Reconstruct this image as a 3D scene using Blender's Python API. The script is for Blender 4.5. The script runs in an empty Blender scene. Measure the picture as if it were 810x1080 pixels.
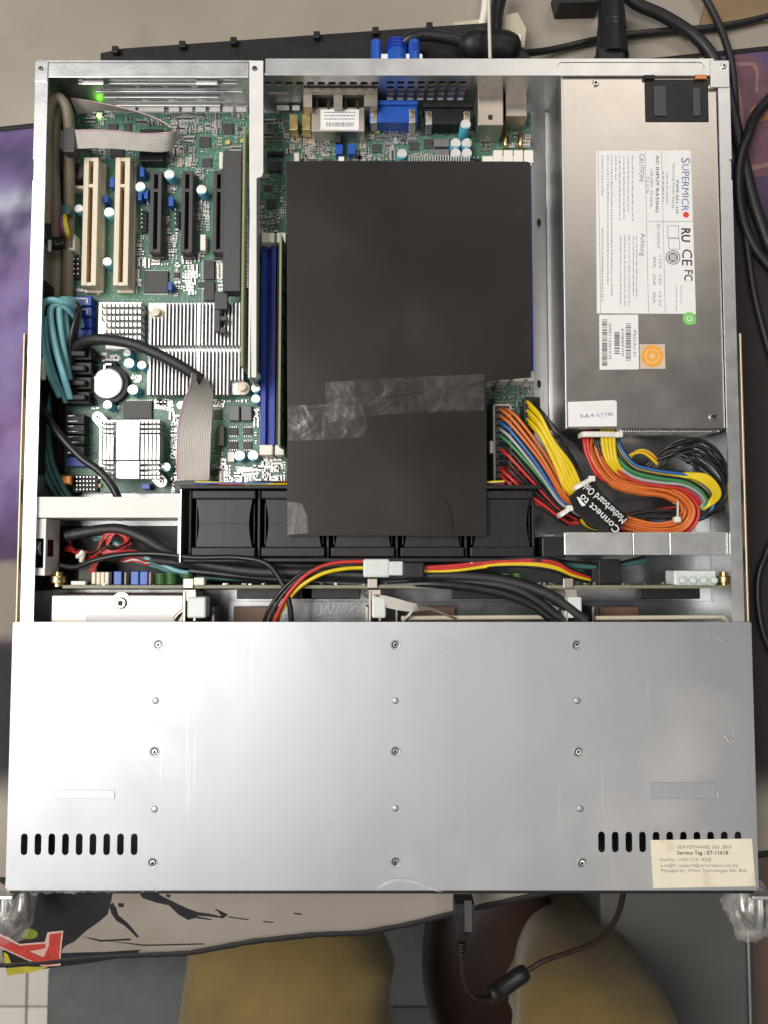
import bpy, bmesh, math, random
from mathutils import Vector, Matrix, noise
random.seed(7)
MM = 0.001
scene = bpy.context.scene
COL = scene.collection

# ------------------------------------------------------------------ camera
CX, CY, CZ, TILT, FPX = 1.0, 194.6, 510.5, math.radians(3.4), 811.0      # millimetres, pixels of the 810x1080 photo
cam_d = bpy.data.cameras.new('camera'); cam = bpy.data.objects.new('camera', cam_d); COL.objects.link(cam)
cam.location = (CX*MM, CY*MM, CZ*MM); cam.rotation_euler = (TILT, 0, 0)
cam_d.sensor_fit = 'VERTICAL'; cam_d.sensor_height = 36.0; cam_d.sensor_width = 27.0
cam_d.lens = 36.0*FPX/1080.0; cam_d.clip_start = 0.02; cam_d.clip_end = 50
cam_d.dof.use_dof = True; cam_d.dof.focus_distance = 0.475; cam_d.dof.aperture_fstop = 9.0
scene.camera = cam

# ------------------------------------------------------------------ light: indoor room light, no sky
wd = bpy.data.worlds.new('World'); scene.world = wd; wd.use_nodes = True
bg = wd.node_tree.nodes['Background']; bg.inputs[0].default_value = (0.82, 0.89, 1.0, 1); bg.inputs[1].default_value = 0.11
def area(name, loc, target, sx, sy, power, col):
    d = bpy.data.lights.new(name, 'AREA'); d.shape = 'RECTANGLE'; d.size = sx; d.size_y = sy; d.energy = power; d.color = col
    o = bpy.data.objects.new(name, d); COL.objects.link(o); o.location = loc
    o.rotation_euler = (Vector(target)-Vector(loc)).to_track_quat('-Z', 'Y').to_euler()
    return o
area('ceiling_lamp', (-1.0, 0.30, 1.75), (-.1, 0.2, 0), 1.5, 1.2, 47, (1.0, 0.955, 0.89))
area('psu_fill', (0.75, 1.75, 1.9), (0.1, 0.3, 0), 0.9, 0.6, 8, (1.0, 0.90, 0.79))  # added fill to warm and brighten the power supply; no lamp known there
area('room_lamp', (0.62, -0.45, 1.9), (0.1, 0.1, 0), 0.3, 0.25, 4.0, (1.0, 0.88, 0.74))
vs = scene.view_settings; vs.view_transform = 'Standard'; vs.look = 'None'; vs.gamma = 1; vs.use_curve_mapping = False; vs.exposure = 0.0
scene.cycles.max_bounces = 8; scene.cycles.transparent_max_bounces = 16; scene.cycles.use_denoising = True

# ------------------------------------------------------------------ helpers
def P(px, py, z):
    """photo pixel + height in mm -> point in mm (height comes from what the thing rests on)"""
    u, v = px-405.0, 540.0-py
    s, c = math.sin(TILT), math.cos(TILT)
    d = Vector((u, FPX*s + v*c, -FPX*c + v*s))
    t = (z-CZ)/d.z
    return Vector((CX+d.x*t, CY+d.y*t, z))
def RC(x0, y0, x1, y1, z):
    xm, ym = (x0+x1)/2, (y0+y1)/2
    return P(x0, ym, z).x, P(x1, ym, z).x, P(xm, y1, z).y, P(xm, y0, z).y      # xmin,xmax,ymin,ymax in mm
def finish(o, parent):
    if parent is not None:
        o.parent = parent; o.matrix_parent_inverse = parent.matrix_basis.inverted()
    return o
def link(name, me, mats=None, parent=None, loc=(0, 0, 0), rz=0, rot=None):
    o = bpy.data.objects.new(name, me); COL.objects.link(o)
    if mats is not None and not me.materials:
        for m in (mats if isinstance(mats, (list, tuple)) else [mats]): me.materials.append(m)
    o.matrix_basis = Matrix.Translation(Vector(loc)) @ (Matrix.Rotation(rz, 4, 'Z') if rot is None else rot)
    return finish(o, parent)
def tag(o, label, cat, group=None, kind=None):
    if label: o['label'] = label
    if cat: o['category'] = cat
    if group: o['group'] = group
    if kind: o['kind'] = kind
    return o
def thing(name, label, cat, at, group=None):
    o = bpy.data.objects.new(name, None); COL.objects.link(o); o.empty_display_size = .01
    o.matrix_basis = Matrix.Translation(Vector(at)*MM)
    return tag(o, label, cat, group)

class MB:
    def __init__(s): s.v, s.f, s.m = [], [], []
    def add(s, vs_, fs, m=0):
        b = len(s.v); s.v += [tuple(v) for v in vs_]
        s.f += [tuple(i+b for i in f) for f in fs]; s.m += [m]*len(fs)
        return s
    def box(s, x0, x1, y0, y1, z0, z1, m=0, bev=0):
        if x0 > x1: x0, x1 = x1, x0
        if y0 > y1: y0, y1 = y1, y0
        if z0 > z1: z0, z1 = z1, z0
        if bev:
            bm = bmesh.new(); bmesh.ops.create_cube(bm, size=1)
            for v in bm.verts: v.co = ((x0+x1)/2+v.co.x*(x1-x0), (y0+y1)/2+v.co.y*(y1-y0), (z0+z1)/2+v.co.z*(z1-z0))
            bev = min(bev, .45*min(x1-x0, y1-y0, z1-z0))
            bmesh.ops.bevel(bm, geom=bm.edges[:], offset=bev, segments=2, affect='EDGES', profile=.5)
            bm.verts.index_update()
            s.add([v.co[:] for v in bm.verts], [[v.index for v in f.verts] for f in bm.faces], m); bm.free()
            return s
        return s.add([(x0,y0,z0),(x1,y0,z0),(x1,y1,z0),(x0,y1,z0),(x0,y0,z1),(x1,y0,z1),(x1,y1,z1),(x0,y1,z1)],
                     [(3,2,1,0),(4,5,6,7),(0,1,5,4),(1,2,6,5),(2,3,7,6),(3,0,4,7)], m)
    def pbox(s, x0, y0, x1, y1, z1, z0, m=0, bev=0):
        a, b, c, d = RC(x0, y0, x1, y1, z1)
        return s.box(a, b, c, d, z0, z1, m, bev)
    def prism(s, poly, z0, z1, m=0):
        a = sum(p[0]*q[1]-q[0]*p[1] for p, q in zip(poly, poly[1:]+poly[:1]))
        if a < 0: poly = poly[::-1]
        n = len(poly)
        return s.add([(p[0], p[1], z0) for p in poly]+[(p[0], p[1], z1) for p in poly],
                     [tuple(range(n))[::-1], tuple(range(n, 2*n))]+[(i, (i+1) % n, n+(i+1) % n, n+i) for i in range(n)], m)
    def pprism(s, pts, z1, z0, m=0): return s.prism([tuple(P(x, y, z1)[:2]) for x, y in pts], z0, z1, m)
    def lathe(s, cx, cy, prof, n=20, m=0, ms=None):
        b = len(s.v)
        for r, z in prof:
            for i in range(n):
                a = 2*math.pi*i/n; s.v.append((cx+r*math.cos(a), cy+r*math.sin(a), z))
        for k in range(len(prof)-1):
            for i in range(n):
                s.f.append((b+k*n+i, b+k*n+(i+1) % n, b+(k+1)*n+(i+1) % n, b+(k+1)*n+i)); s.m.append(ms[k] if ms else m)
        s.f.append(tuple(b+i for i in range(n))[::-1]); s.m.append(ms[0] if ms else m)
        s.f.append(tuple(b+(len(prof)-1)*n+i for i in range(n))); s.m.append(ms[-1] if ms else m)
        return s
    def tube(s, pts, r, n=8, m=0, flat=None):
        """swept tube; pts in mm; r a number or a list; flat=(a,b) squashes the section"""
        pts = [Vector(p) for p in pts]; N = len(pts)
        rs = r if isinstance(r, (list, tuple)) else [r]*N
        t0 = (pts[1]-pts[0]).normalized()
        up = Vector((0, 0, 1)) if abs(t0.z) < .9 else Vector((1, 0, 0))
        nrm = (up - t0*up.dot(t0)).normalized(); b = len(s.v)
        for i, p in enumerate(pts):
            t = (pts[min(i+1, N-1)]-pts[max(i-1, 0)])
            t = t.normalized() if t.length > 1e-6 else t0
            nrm = nrm - t*nrm.dot(t)
            nrm = nrm.normalized() if nrm.length > 1e-6 else t.orthogonal().normalized()
            bi = t.cross(nrm)
            fa, fb = flat if flat else (1, 1)
            for k in range(n):
                a = 2*math.pi*k/n; s.v.append(tuple(p + nrm*(math.cos(a)*rs[i]*fa) + bi*(math.sin(a)*rs[i]*fb)))
        for i in range(N-1):
            for k in range(n):
                s.f.append((b+i*n+k, b+i*n+(k+1) % n, b+(i+1)*n+(k+1) % n, b+(i+1)*n+k)); s.m.append(m)
        s.f.append(tuple(b+k for k in range(n))[::-1]); s.m.append(m)
        s.f.append(tuple(b+(N-1)*n+k for k in range(n))); s.m.append(m)
        return s
    def mesh(s, name, mats, smooth=False, origin=None):
        """-> mesh datablock in metres around its own base point, and that point"""
        if origin is None:
            xs, ys, zs = zip(*s.v); origin = Vector(((min(xs)+max(xs))/2, (min(ys)+max(ys))/2, min(zs)))
        origin = Vector(origin)
        me = bpy.data.meshes.new(name)
        me.from_pydata([((x-origin.x)*MM, (y-origin.y)*MM, (z-origin.z)*MM) for x, y, z in s.v], [], s.f)
        for mt in (mats if isinstance(mats, (list, tuple)) else [mats]): me.materials.append(mt)
        me.polygons.foreach_set('material_index', s.m)
        if smooth: smooth_mesh(me, smooth)
        me.update()
        return me, origin*MM
    def build(s, name, mats, parent=None, smooth=False):
        me, o = s.mesh(name, mats, smooth)
        return link(name, me, None, parent, o)
def smooth_mesh(me, ang):
    me.polygons.foreach_set('use_smooth', [True]*len(me.polygons))
    if ang is not True: me.set_sharp_from_angle(angle=math.radians(ang))

def spline(pts, sub=8):
    pts = [Vector(p) for p in pts]
    if len(pts) < 3: return pts
    q = [2*pts[0]-pts[1]]+pts+[2*pts[-1]-pts[-2]]; out = []
    for i in range(1, len(q)-2):
        p0, p1, p2, p3 = q[i-1:i+3]
        for k in range(sub):
            t = k/sub
            out.append(.5*((2*p1)+(p2-p0)*t+(2*p0-5*p1+4*p2-p3)*t*t+(3*p1-p0-3*p2+p3)*t**3))
    return out+[pts[-1]]
def W(*pts): return [P(*p) for p in pts]
def cable(name, pts, r, mat_, parent=None, n=8, sub=8, flat=None, world=False):
    path = spline(pts if world else W(*pts), sub)
    return MB().tube(path, r, n, flat=flat).build(name, mat_, parent, smooth=60)
def offset_path(base, offs, dz):
    """base: list of mm points (dense); offs/dz: control values along it"""
    N = len(base); out = []
    def ev(c, t):
        x = t*(len(c)-1); i = min(int(x), len(c)-2); f = x-i; f = f*f*(3-2*f); return c[i]*(1-f)+c[i+1]*f
    for i, p in enumerate(base):
        t = base[min(i+1, N-1)]-base[max(i-1, 0)]; t.z = 0
        nn = Vector((-t.y, t.x, 0)).normalized() if t.length > 1e-6 else Vector((0, 1, 0))
        k = i/(N-1)
        out.append(p+nn*ev(offs, k)+Vector((0, 0, ev(dz, k))))
    return out

def plate2d(outer, holes, thick, name='plate'):
    """flat sheet with real holes; outer/holes lists of (x,y) mm -> mesh in mm space, z 0..thick, as verts/faces"""
    cu = bpy.data.curves.new(name, 'CURVE'); cu.dimensions = '2D'; cu.fill_mode = 'BOTH'; cu.extrude = thick/2
    for loop in [outer]+holes:
        sp = cu.splines.new('POLY'); sp.points.add(len(loop)-1); sp.use_cyclic_u = True
        for p, q in zip(sp.points, loop): p.co = (q[0], q[1], 0, 1)
    ob = bpy.data.objects.new(name, cu)
    me = bpy.data.meshes.new_from_object(ob)
    vs_ = [(v.co.x, v.co.y, v.co.z+thick/2) for v in me.vertices]; fs = [tuple(p.vertices) for p in me.polygons]
    bpy.data.objects.remove(ob); bpy.data.curves.remove(cu); bpy.data.meshes.remove(me)
    return vs_, fs
def stadium(cx, cy, w, h, n=6):
    r = min(w, h)/2; out = []
    if h >= w:
        for i in range(n+1): a = math.pi*i/n; out.append((cx+r*math.cos(a), cy+h/2-r+r*math.sin(a)))
        for i in range(n+1): a = math.pi+math.pi*i/n; out.append((cx+r*math.cos(a), cy-h/2+r+r*math.sin(a)))
    else:
        for i in range(n+1): a = -math.pi/2+math.pi*i/n; out.append((cx+w/2-r+r*math.cos(a), cy+r*math.sin(a)))
        for i in range(n+1): a = math.pi/2+math.pi*i/n; out.append((cx-w/2+r+r*math.cos(a), cy+r*math.sin(a)))
    return out
def rrect(x0, x1, y0, y1, r, n=4):
    out = []
    for cx, cy, a0 in ((x1-r, y1-r, 0), (x0+r, y1-r, 90), (x0+r, y0+r, 180), (x1-r, y0+r, 270)):
        for i in range(n+1):
            a = math.radians(a0+90*i/n); out.append((cx+r*math.cos(a), cy+r*math.sin(a)))
    return out
def lettering(txt, px, py, z, length_px, size_mm, ang, mat_, parent, bold=0, name='lettering'):
    """flat printed text starting at a pixel, running at ang degrees; squeezed to its printed length"""
    cu = bpy.data.curves.new('t', 'FONT'); cu.body = txt; cu.size = size_mm*1.42; cu.resolution_u = 2; cu.offset = bold
    ob = bpy.data.objects.new('t', cu); me = bpy.data.meshes.new_from_object(ob)
    bpy.data.objects.remove(ob); bpy.data.curves.remove(cu)
    w = max(v.co.x for v in me.vertices)
    a = math.radians(ang); o = P(px, py, z); e = P(px+length_px*math.cos(a), py-length_px*math.sin(a), z)
    k = (e-o).length/w
    for v in me.vertices: v.co = (v.co.x*k*MM, v.co.y*MM, 0)
    me.materials.append(mat_); me.name = name
    return link(name, me, None, parent, o*MM, rz=math.atan2((e-o).y, (e-o).x))

# ------------------------------------------------------------------ materials
def mat(name, col, rough=.5, metal=0, var=.12, scale=60, bump=0, bscale=400, stretch=None, alpha=1, spec=.5, emit=None, dirt=None, rvar=.12, trans=0, sheen=0):
    m = bpy.data.materials.new(name); m.use_nodes = True
    nt = m.node_tree; N, L = nt.nodes, nt.links; b = N['Principled BSDF']
    b.inputs['Metallic'].default_value = metal; b.inputs['Specular IOR Level'].default_value = spec
    b.inputs['Alpha'].default_value = alpha; b.inputs['Transmission Weight'].default_value = trans
    tc = N.new('ShaderNodeTexCoord'); mp = N.new('ShaderNodeMapping'); L.new(tc.outputs['Object'], mp.inputs[0])
    if stretch: mp.inputs['Scale'].default_value = stretch
    nz = N.new('ShaderNodeTexNoise'); nz.inputs['Scale'].default_value = scale; nz.inputs['Detail'].default_value = 6
    L.new(mp.outputs[0], nz.inputs['Vector'])
    rp = N.new('ShaderNodeValToRGB'); c = Vector(col[:3])
    lo = [max(0, x*(1-var)) for x in c]; hi = [min(1, x*(1+var)) for x in c]
    rp.color_ramp.elements[0].position = .3; rp.color_ramp.elements[1].position = .7
    rp.color_ramp.elements[0].color = (*lo, 1); rp.color_ramp.elements[1].color = (*hi, 1)
    L.new(nz.outputs['Fac'], rp.inputs[0]); out = rp.outputs[0]
    if dirt:                                     # (colour, scale, threshold)
        n2 = N.new('ShaderNodeTexNoise'); n2.inputs['Scale'].default_value = dirt[1]; n2.inputs['Detail'].default_value = 8
        L.new(tc.outputs['Object'], n2.inputs['Vector'])
        r2 = N.new('ShaderNodeValToRGB'); r2.color_ramp.elements[0].position = dirt[2]; r2.color_ramp.elements[1].position = min(1, dirt[2]+.15)
        L.new(n2.outputs['Fac'], r2.inputs[0])
        mx = N.new('ShaderNodeMix'); mx.data_type = 'RGBA'; L.new(r2.outputs[0], mx.inputs['Factor'])
        L.new(out, mx.inputs[6]); mx.inputs[7].default_value = (*dirt[0], 1); out = mx.outputs[2]
    L.new(out, b.inputs['Base Color'])
    mr = N.new('ShaderNodeMapRange'); mr.inputs[3].default_value = max(.03, rough-rvar); mr.inputs[4].default_value = min(1, rough+rvar)
    L.new(nz.outputs['Fac'], mr.inputs[0]); L.new(mr.outputs[0], b.inputs['Roughness'])
    if bump:
        n3 = N.new('ShaderNodeTexNoise'); n3.inputs['Scale'].default_value = bscale; n3.inputs['Detail'].default_value = 4
        L.new(mp.outputs[0], n3.inputs['Vector'])
        bp = N.new('ShaderNodeBump'); bp.inputs['Strength'].default_value = bump; bp.inputs['Distance'].default_value = .0006
        L.new(n3.outputs['Fac'], bp.inputs['Height']); L.new(bp.outputs[0], b.inputs['Normal'])
    if emit:
        b.inputs['Emission Color'].default_value = (*emit[0], 1); b.inputs['Emission Strength'].default_value = emit[1]
    if sheen: b.inputs['Sheen Weight'].default_value = sheen
    return m
M = {}
def dust(m, scale, col):
    nt = m.node_tree; N, L = nt.nodes, nt.links; b = N['Principled BSDF']; src = b.inputs['Base Color'].links[0].from_socket
    tc = N.new('ShaderNodeTexCoord'); vo = N.new('ShaderNodeTexVoronoi'); vo.inputs['Scale'].default_value = scale; L.new(tc.outputs['Object'], vo.inputs['Vector'])
    sp = N.new('ShaderNodeSeparateColor'); L.new(vo.outputs['Color'], sp.inputs[0])
    g = N.new('ShaderNodeMapRange'); g.inputs[1].default_value = .80; g.inputs[2].default_value = 1.0; g.inputs[3].default_value = 0; g.inputs[4].default_value = .075; L.new(sp.outputs[0], g.inputs[0])
    lt = N.new('ShaderNodeMath'); lt.operation = 'LESS_THAN'; L.new(vo.outputs['Distance'], lt.inputs[0]); L.new(g.outputs[0], lt.inputs[1])
    mx = N.new('ShaderNodeMix'); mx.data_type = 'RGBA'; L.new(lt.outputs[0], mx.inputs['Factor']); L.new(src, mx.inputs[6]); mx.inputs[7].default_value = (*col, 1); L.new(mx.outputs[2], b.inputs['Base Color'])
M['steel'] = mat('galvanised_steel', (.66, .67, .68), .42, 1, .06, 90, .12, 700, rvar=.07, dirt=((.55, .54, .53), 14, .66))
M['lid'] = mat('lid_steel', (.47, .49, .525), .50, 1, .035, 30, .06, 1500, stretch=(1, .3, 1), rvar=.03, dirt=((.58, .585, .60), 9, .60))
def wear(m, scale, strength):
    nt = m.node_tree; N, L = nt.nodes, nt.links; b = N['Principled BSDF']; src = b.inputs['Roughness'].links[0].from_socket
    tc = N.new('ShaderNodeTexCoord'); acc = src
    for rot, st in ((.4, (1, .012, 1)), (1.35, (1, .02, 1)), (2.3, (1, .015, 1))):
        mp = N.new('ShaderNodeMapping'); mp.inputs['Rotation'].default_value = (0, 0, rot); mp.inputs['Scale'].default_value = st; L.new(tc.outputs['Object'], mp.inputs[0])
        nz = N.new('ShaderNodeTexNoise'); nz.inputs['Scale'].default_value = scale; nz.inputs['Detail'].default_value = 2; L.new(mp.outputs[0], nz.inputs['Vector'])
        mr = N.new('ShaderNodeMapRange'); mr.inputs[1].default_value = .70; mr.inputs[2].default_value = .74; mr.inputs[3].default_value = 0; mr.inputs[4].default_value = -strength; L.new(nz.outputs['Fac'], mr.inputs[0])
        ad = N.new('ShaderNodeMath'); ad.operation = 'ADD'; L.new(acc, ad.inputs[0]); L.new(mr.outputs[0], ad.inputs[1]); acc = ad.outputs[0]
    sm_ = N.new('ShaderNodeTexNoise'); sm_.inputs['Scale'].default_value = 16; sm_.inputs['Detail'].default_value = 7; sm_.inputs['Distortion'].default_value = 1; L.new(tc.outputs['Object'], sm_.inputs['Vector'])
    mr = N.new('ShaderNodeMapRange'); mr.inputs[1].default_value = .5; mr.inputs[2].default_value = .75; mr.inputs[3].default_value = 0; mr.inputs[4].default_value = strength*.7; L.new(sm_.outputs['Fac'], mr.inputs[0])
    ad = N.new('ShaderNodeMath'); ad.operation = 'ADD'; L.new(acc, ad.inputs[0]); L.new(mr.outputs[0], ad.inputs[1]); L.new(ad.outputs[0], b.inputs['Roughness'])
wear(M['lid'], 500, .08)
M['pan'] = mat('pan_steel', (.36, .37, .38), .33, 1, .10, 60, .15, 500)
M['psu'] = mat('nickel_steel', (.47, .445, .42), .35, 1, .06, 40, .06, 900, rvar=.06, dirt=((.56, .54, .52), 22, .64)); wear(M['psu'], 400, .025)
M['white'] = mat('bright_white', (.72, .71, .69), .45, 0, .05, 80)
M['screw'] = mat('screw_steel', (.62, .60, .56), .3, 1, .1, 900)
M['dark'] = mat('dark_recess', (.012, .012, .013), .6)
M['brass'] = mat('brass', (.62, .47, .22), .32, 1, .15, 300)
M['brown_metal'] = mat('zinc_plate', (.50, .45, .40), .42, 1, .1, 60)
M['blackp'] = mat('black_plastic', (.010, .010, .011), .45, 0, .2, 150, .15, 1800, spec=.4)
M['fan'] = mat('fan_plastic', (.014, .016, .020), .40, 0, .15, 120, .1, 2500, spec=.4); dust(M['fan'], 400, (.05, .048, .045))
M['sheet'] = mat('black_shade_sheet', (.0155, .0125, .0115), .38, 0, .18, 12, .04, 3000, dirt=((.024, .021, .020), 16, .56), rvar=.14, spec=.32); dust(M['sheet'], 260, (.10, .09, .085))
M['cream'] = mat('cream_plastic', (.72, .64, .50), .45, 0, .05, 200)
M['ivory'] = mat('ivory_plastic', (.80, .77, .70), .4, 0, .04, 200)
M['blue'] = mat('blue_plastic', (.010, .035, .34), .38, 0, .15, 200)
M['blue2'] = mat('bright_blue_plastic', (.014, .085, .42), .38, 0, .1, 200)
M['chip'] = mat('chip_epoxy', (.045, .044, .046), .5, 0, .12, 400, .15, 3000)
M['slate'] = mat('slot_plastic', (.055, .054, .058), .5, 0, .12, 300, .1, 2500)
M['alu'] = mat('aluminium', (.46, .46, .47), .36, 1, .05, 200, .05, 1500)
M['aluw'] = mat('bright_aluminium', (.74, .74, .73), .42, 1, .03, 200)
M['teal'] = mat('teal_cable', (.19, .47, .52), .38, 0, .12, 120)
M['tealdark'] = mat('dark_teal_cable', (.035, .13, .13), .4, 0, .12, 120)
M['capblue'] = mat('capacitor_sleeve', (.10, .50, .68), .35, 0, .1, 300)
M['gold'] = mat('gold_pin', (.75, .58, .28), .3, 1, .1, 600)
M['tin'] = mat('tin', (.60, .60, .59), .35, 1, .1, 900)
M['ceramic'] = mat('ceramic_part', (.42, .34, .24), .5, 0, .3, 900)
M['silk'] = mat('silkscreen', (.36, .42, .38), .6, 0, .1, 900)
M['taupe'] = mat('taupe_jacket', (.27, .235, .17), .5, 0, .12, 80, .1, 1500)
M['ribbon'] = mat('ribbon_grey', (.52, .49, .46), .5, 0, .06, 120)
M['ribbonred'] = mat('ribbon_stripe', (.50, .36, .38), .5, 0, .1, 120)
M['wblack'] = mat('black_wire', (.014, .014, .015), .34, 0, .2, 200)
M['cord'] = mat('rubber_cord', (.010, .010, .011), .5, 0, .2, 200)
M['wyellow'] = mat('yellow_wire', (.70, .52, .012), .36, 0, .08, 150)
M['worange'] = mat('orange_wire', (.62, .155, .03), .38, 0, .08, 150)
M['wred'] = mat('red_wire', (.52, .035, .03), .38, 0, .12, 150)
M['wgreen'] = mat('green_wire', (.05, .24, .08), .38, 0, .12, 150)
M['wblue'] = mat('blue_wire', (.03, .13, .38), .38, 0, .12, 150)
M['wgrey'] = mat('grey_wire', (.36, .36, .37), .4, 0, .1, 150)
M['sleeve'] = mat('braided_sleeve', (.022, .022, .023), .35, 0, .5, 1500, .6, 1600)
M['nylon'] = mat('nylon_tie', (.72, .72, .66), .4, 0, .06, 200)
M['clearwhite'] = mat('milky_nylon', (.62, .68, .66), .3, 0, .06, 200, alpha=1)
M['label'] = mat('label_paper', (.80, .80, .80), .5, 0, .03, 60)
M['agedlabel'] = mat('aged_label', (.76, .70, .56), .55, 0, .03, 60, dirt=((.50, .42, .29), 42, .60))
M['ink'] = mat('black_ink', (.05, .05, .055), .6)
M['greyink'] = mat('grey_ink', (.19, .19, .21), .6, 0, .5, 900)
M['blueink'] = mat('blue_ink', (.10, .16, .36), .6)
M['redink'] = mat('red_ink', (.70, .06, .05), .6)
M['whiteink'] = mat('white_ink', (.80, .80, .80), .6)
M['orangest'] = mat('orange_sticker', (.80, .38, .05), .5, 0, .05, 200)
M['palest'] = mat('clear_sticker', (.62, .52, .42), .45, 0, .05, 200)
M['greenst'] = mat('green_sticker', (.22, .60, .16), .5, 0, .05, 200)
M['copper'] = mat('copper_tone', (.55, .22, .09), .4, 1, .1, 200)
M['rail'] = mat('rail_edge', (.56, .47, .34), .42, .6, .1, 40)
M['greenled'] = mat('green_led', (.2, .9, .1), .3, emit=((.25, 1.0, .05), 14))
M['coil'] = mat('green_coil', (.06, .17, .05), .4, 0, .3, 300)
M['backplane'] = mat('backplane_board', (.20, .20, .13), .45, 0, .15, 300)
M['ram'] = mat('memory_board', (.22, .26, .13), .45, 0, .15, 300)
M['purplep'] = mat('dark_connector', (.10, .085, .085), .5)
M['tantal'] = mat('tantalum', (.62, .44, .16), .45, 0, .15, 500)

def film(name, tint, fac0, fac1, rough, bscale, bstr, nscale=60, white=.35):
    """clear film: mostly see-through, part gloss, part milky haze where it is creased"""
    m = bpy.data.materials.new(name); m.use_nodes = True; nt = m.node_tree; N, L = nt.nodes, nt.links
    N.remove(N['Principled BSDF']); out = N['Material Output']
    tc = N.new('ShaderNodeTexCoord')
    nb = N.new('ShaderNodeTexNoise'); nb.inputs['Scale'].default_value = bscale; nb.inputs['Detail'].default_value = 3; nb.inputs['Distortion'].default_value = 1.5; L.new(tc.outputs['Object'], nb.inputs['Vector'])
    bp = N.new('ShaderNodeBump'); bp.inputs['Strength'].default_value = bstr; bp.inputs['Distance'].default_value = .002; L.new(nb.outputs['Fac'], bp.inputs['Height'])
    nz = N.new('ShaderNodeTexNoise'); nz.inputs['Scale'].default_value = nscale; nz.inputs['Detail'].default_value = 8; nz.inputs['Distortion'].default_value = 2.5; L.new(tc.outputs['Object'], nz.inputs['Vector'])
    mr = N.new('ShaderNodeMapRange'); mr.inputs[1].default_value = .45; mr.inputs[2].default_value = .72; mr.inputs[3].default_value = fac0; mr.inputs[4].default_value = fac1; L.new(nz.outputs['Fac'], mr.inputs[0])
    tr = N.new('ShaderNodeBsdfTransparent'); gl = N.new('ShaderNodeBsdfGlossy'); gl.inputs['Roughness'].default_value = rough; gl.inputs['Color'].default_value = (*tint, 1); L.new(bp.outputs[0], gl.inputs['Normal'])
    df = N.new('ShaderNodeBsdfDiffuse'); df.inputs['Color'].default_value = (*tint, 1)
    m1 = N.new('ShaderNodeMixShader'); m1.inputs[0].default_value = white; L.new(gl.outputs[0], m1.inputs[1]); L.new(df.outputs[0], m1.inputs[2])
    m2 = N.new('ShaderNodeMixShader'); L.new(mr.outputs[0], m2.inputs[0]); L.new(tr.outputs[0], m2.inputs[1]); L.new(m1.outputs[0], m2.inputs[2]); L.new(m2.outputs[0], out.inputs[0])
    return m
M['tape'] = film('clear_tape', (.85, .83, .80), .02, .085, .2, 60, .22, 45, .22)
M['wrap'] = film('plastic_wrap', (.92, .90, .86), .10, .42, .22, 70, .7, 40, .72)
M['wrap2'] = film('clear_film', (.85, .85, .85), .05, .07, .3, 60, .3, 40, .6)

def pcb_material():
    m = bpy.data.materials.new('circuit_board_green'); m.use_nodes = True
    nt = m.node_tree; N, L = nt.nodes, nt.links; b = N['Principled BSDF']
    tc = N.new('ShaderNodeTexCoord')
    def noise_(s, d=4):
        n = N.new('ShaderNodeTexNoise'); n.inputs['Scale'].default_value = s; n.inputs['Detail'].default_value = d; L.new(tc.outputs['Object'], n.inputs['Vector']); return n.outputs['Fac']
    def voro(s, feat, dist='CHEBYCHEV'):
        n = N.new('ShaderNodeTexVoronoi'); n.inputs['Scale'].default_value = s; n.feature = feat; n.distance = dist
        L.new(tc.outputs['Object'], n.inputs['Vector']); return n
    def ramp(src, p0, p1, c0=(0, 0, 0), c1=(1, 1, 1)):
        r = N.new('ShaderNodeValToRGB'); r.color_ramp.elements[0].position = p0; r.color_ramp.elements[1].position = p1
        r.color_ramp.elements[0].color = (*c0, 1); r.color_ramp.elements[1].color = (*c1, 1); L.new(src, r.inputs[0]); return r.outputs[0]
    def mix(f, a, c):
        x = N.new('ShaderNodeMix'); x.data_type = 'RGBA'; L.new(f, x.inputs['Factor'])
        if isinstance(a, tuple): x.inputs[6].default_value = (*a, 1)
        else: L.new(a, x.inputs[6])
        if isinstance(c, tuple): x.inputs[7].default_value = (*c, 1)
        else: L.new(c, x.inputs[7])
        return x.outputs[2]
    base = ramp(noise_(45), .35, .65, (.010, .070, .042), (.022, .125, .075))
    patches = voro(260, 'F1'); pc = N.new('ShaderNodeSeparateColor'); L.new(patches.outputs['Color'], pc.inputs[0])
    base = mix(ramp(pc.outputs[0], .62, .66), base, (.035, .13, .085))
    traces = voro(480, 'F2', 'MANHATTAN'); t1 = ramp(traces.outputs['Distance'], .60, .66)
    base = mix(t1, base, (.065, .18, .125))
    pads = voro(900, 'F1', 'EUCLIDEAN'); pd = ramp(pads.outputs['Distance'], .25, .32, (1, 1, 1), (0, 0, 0))
    sep = N.new('ShaderNodeSeparateColor'); L.new(pads.outputs['Color'], sep.inputs[0])
    on = ramp(sep.outputs[1], .74, .76); mu = N.new('ShaderNodeMath'); mu.operation = 'MULTIPLY'; L.new(pd, mu.inputs[0]); L.new(on, mu.inputs[1])
    base = mix(mu.outputs[0], base, (.55, .58, .52))
    L.new(base, b.inputs['Base Color']); b.inputs['Roughness'].default_value = .38
    return m
M['pcb'] = pcb_material()

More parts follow.
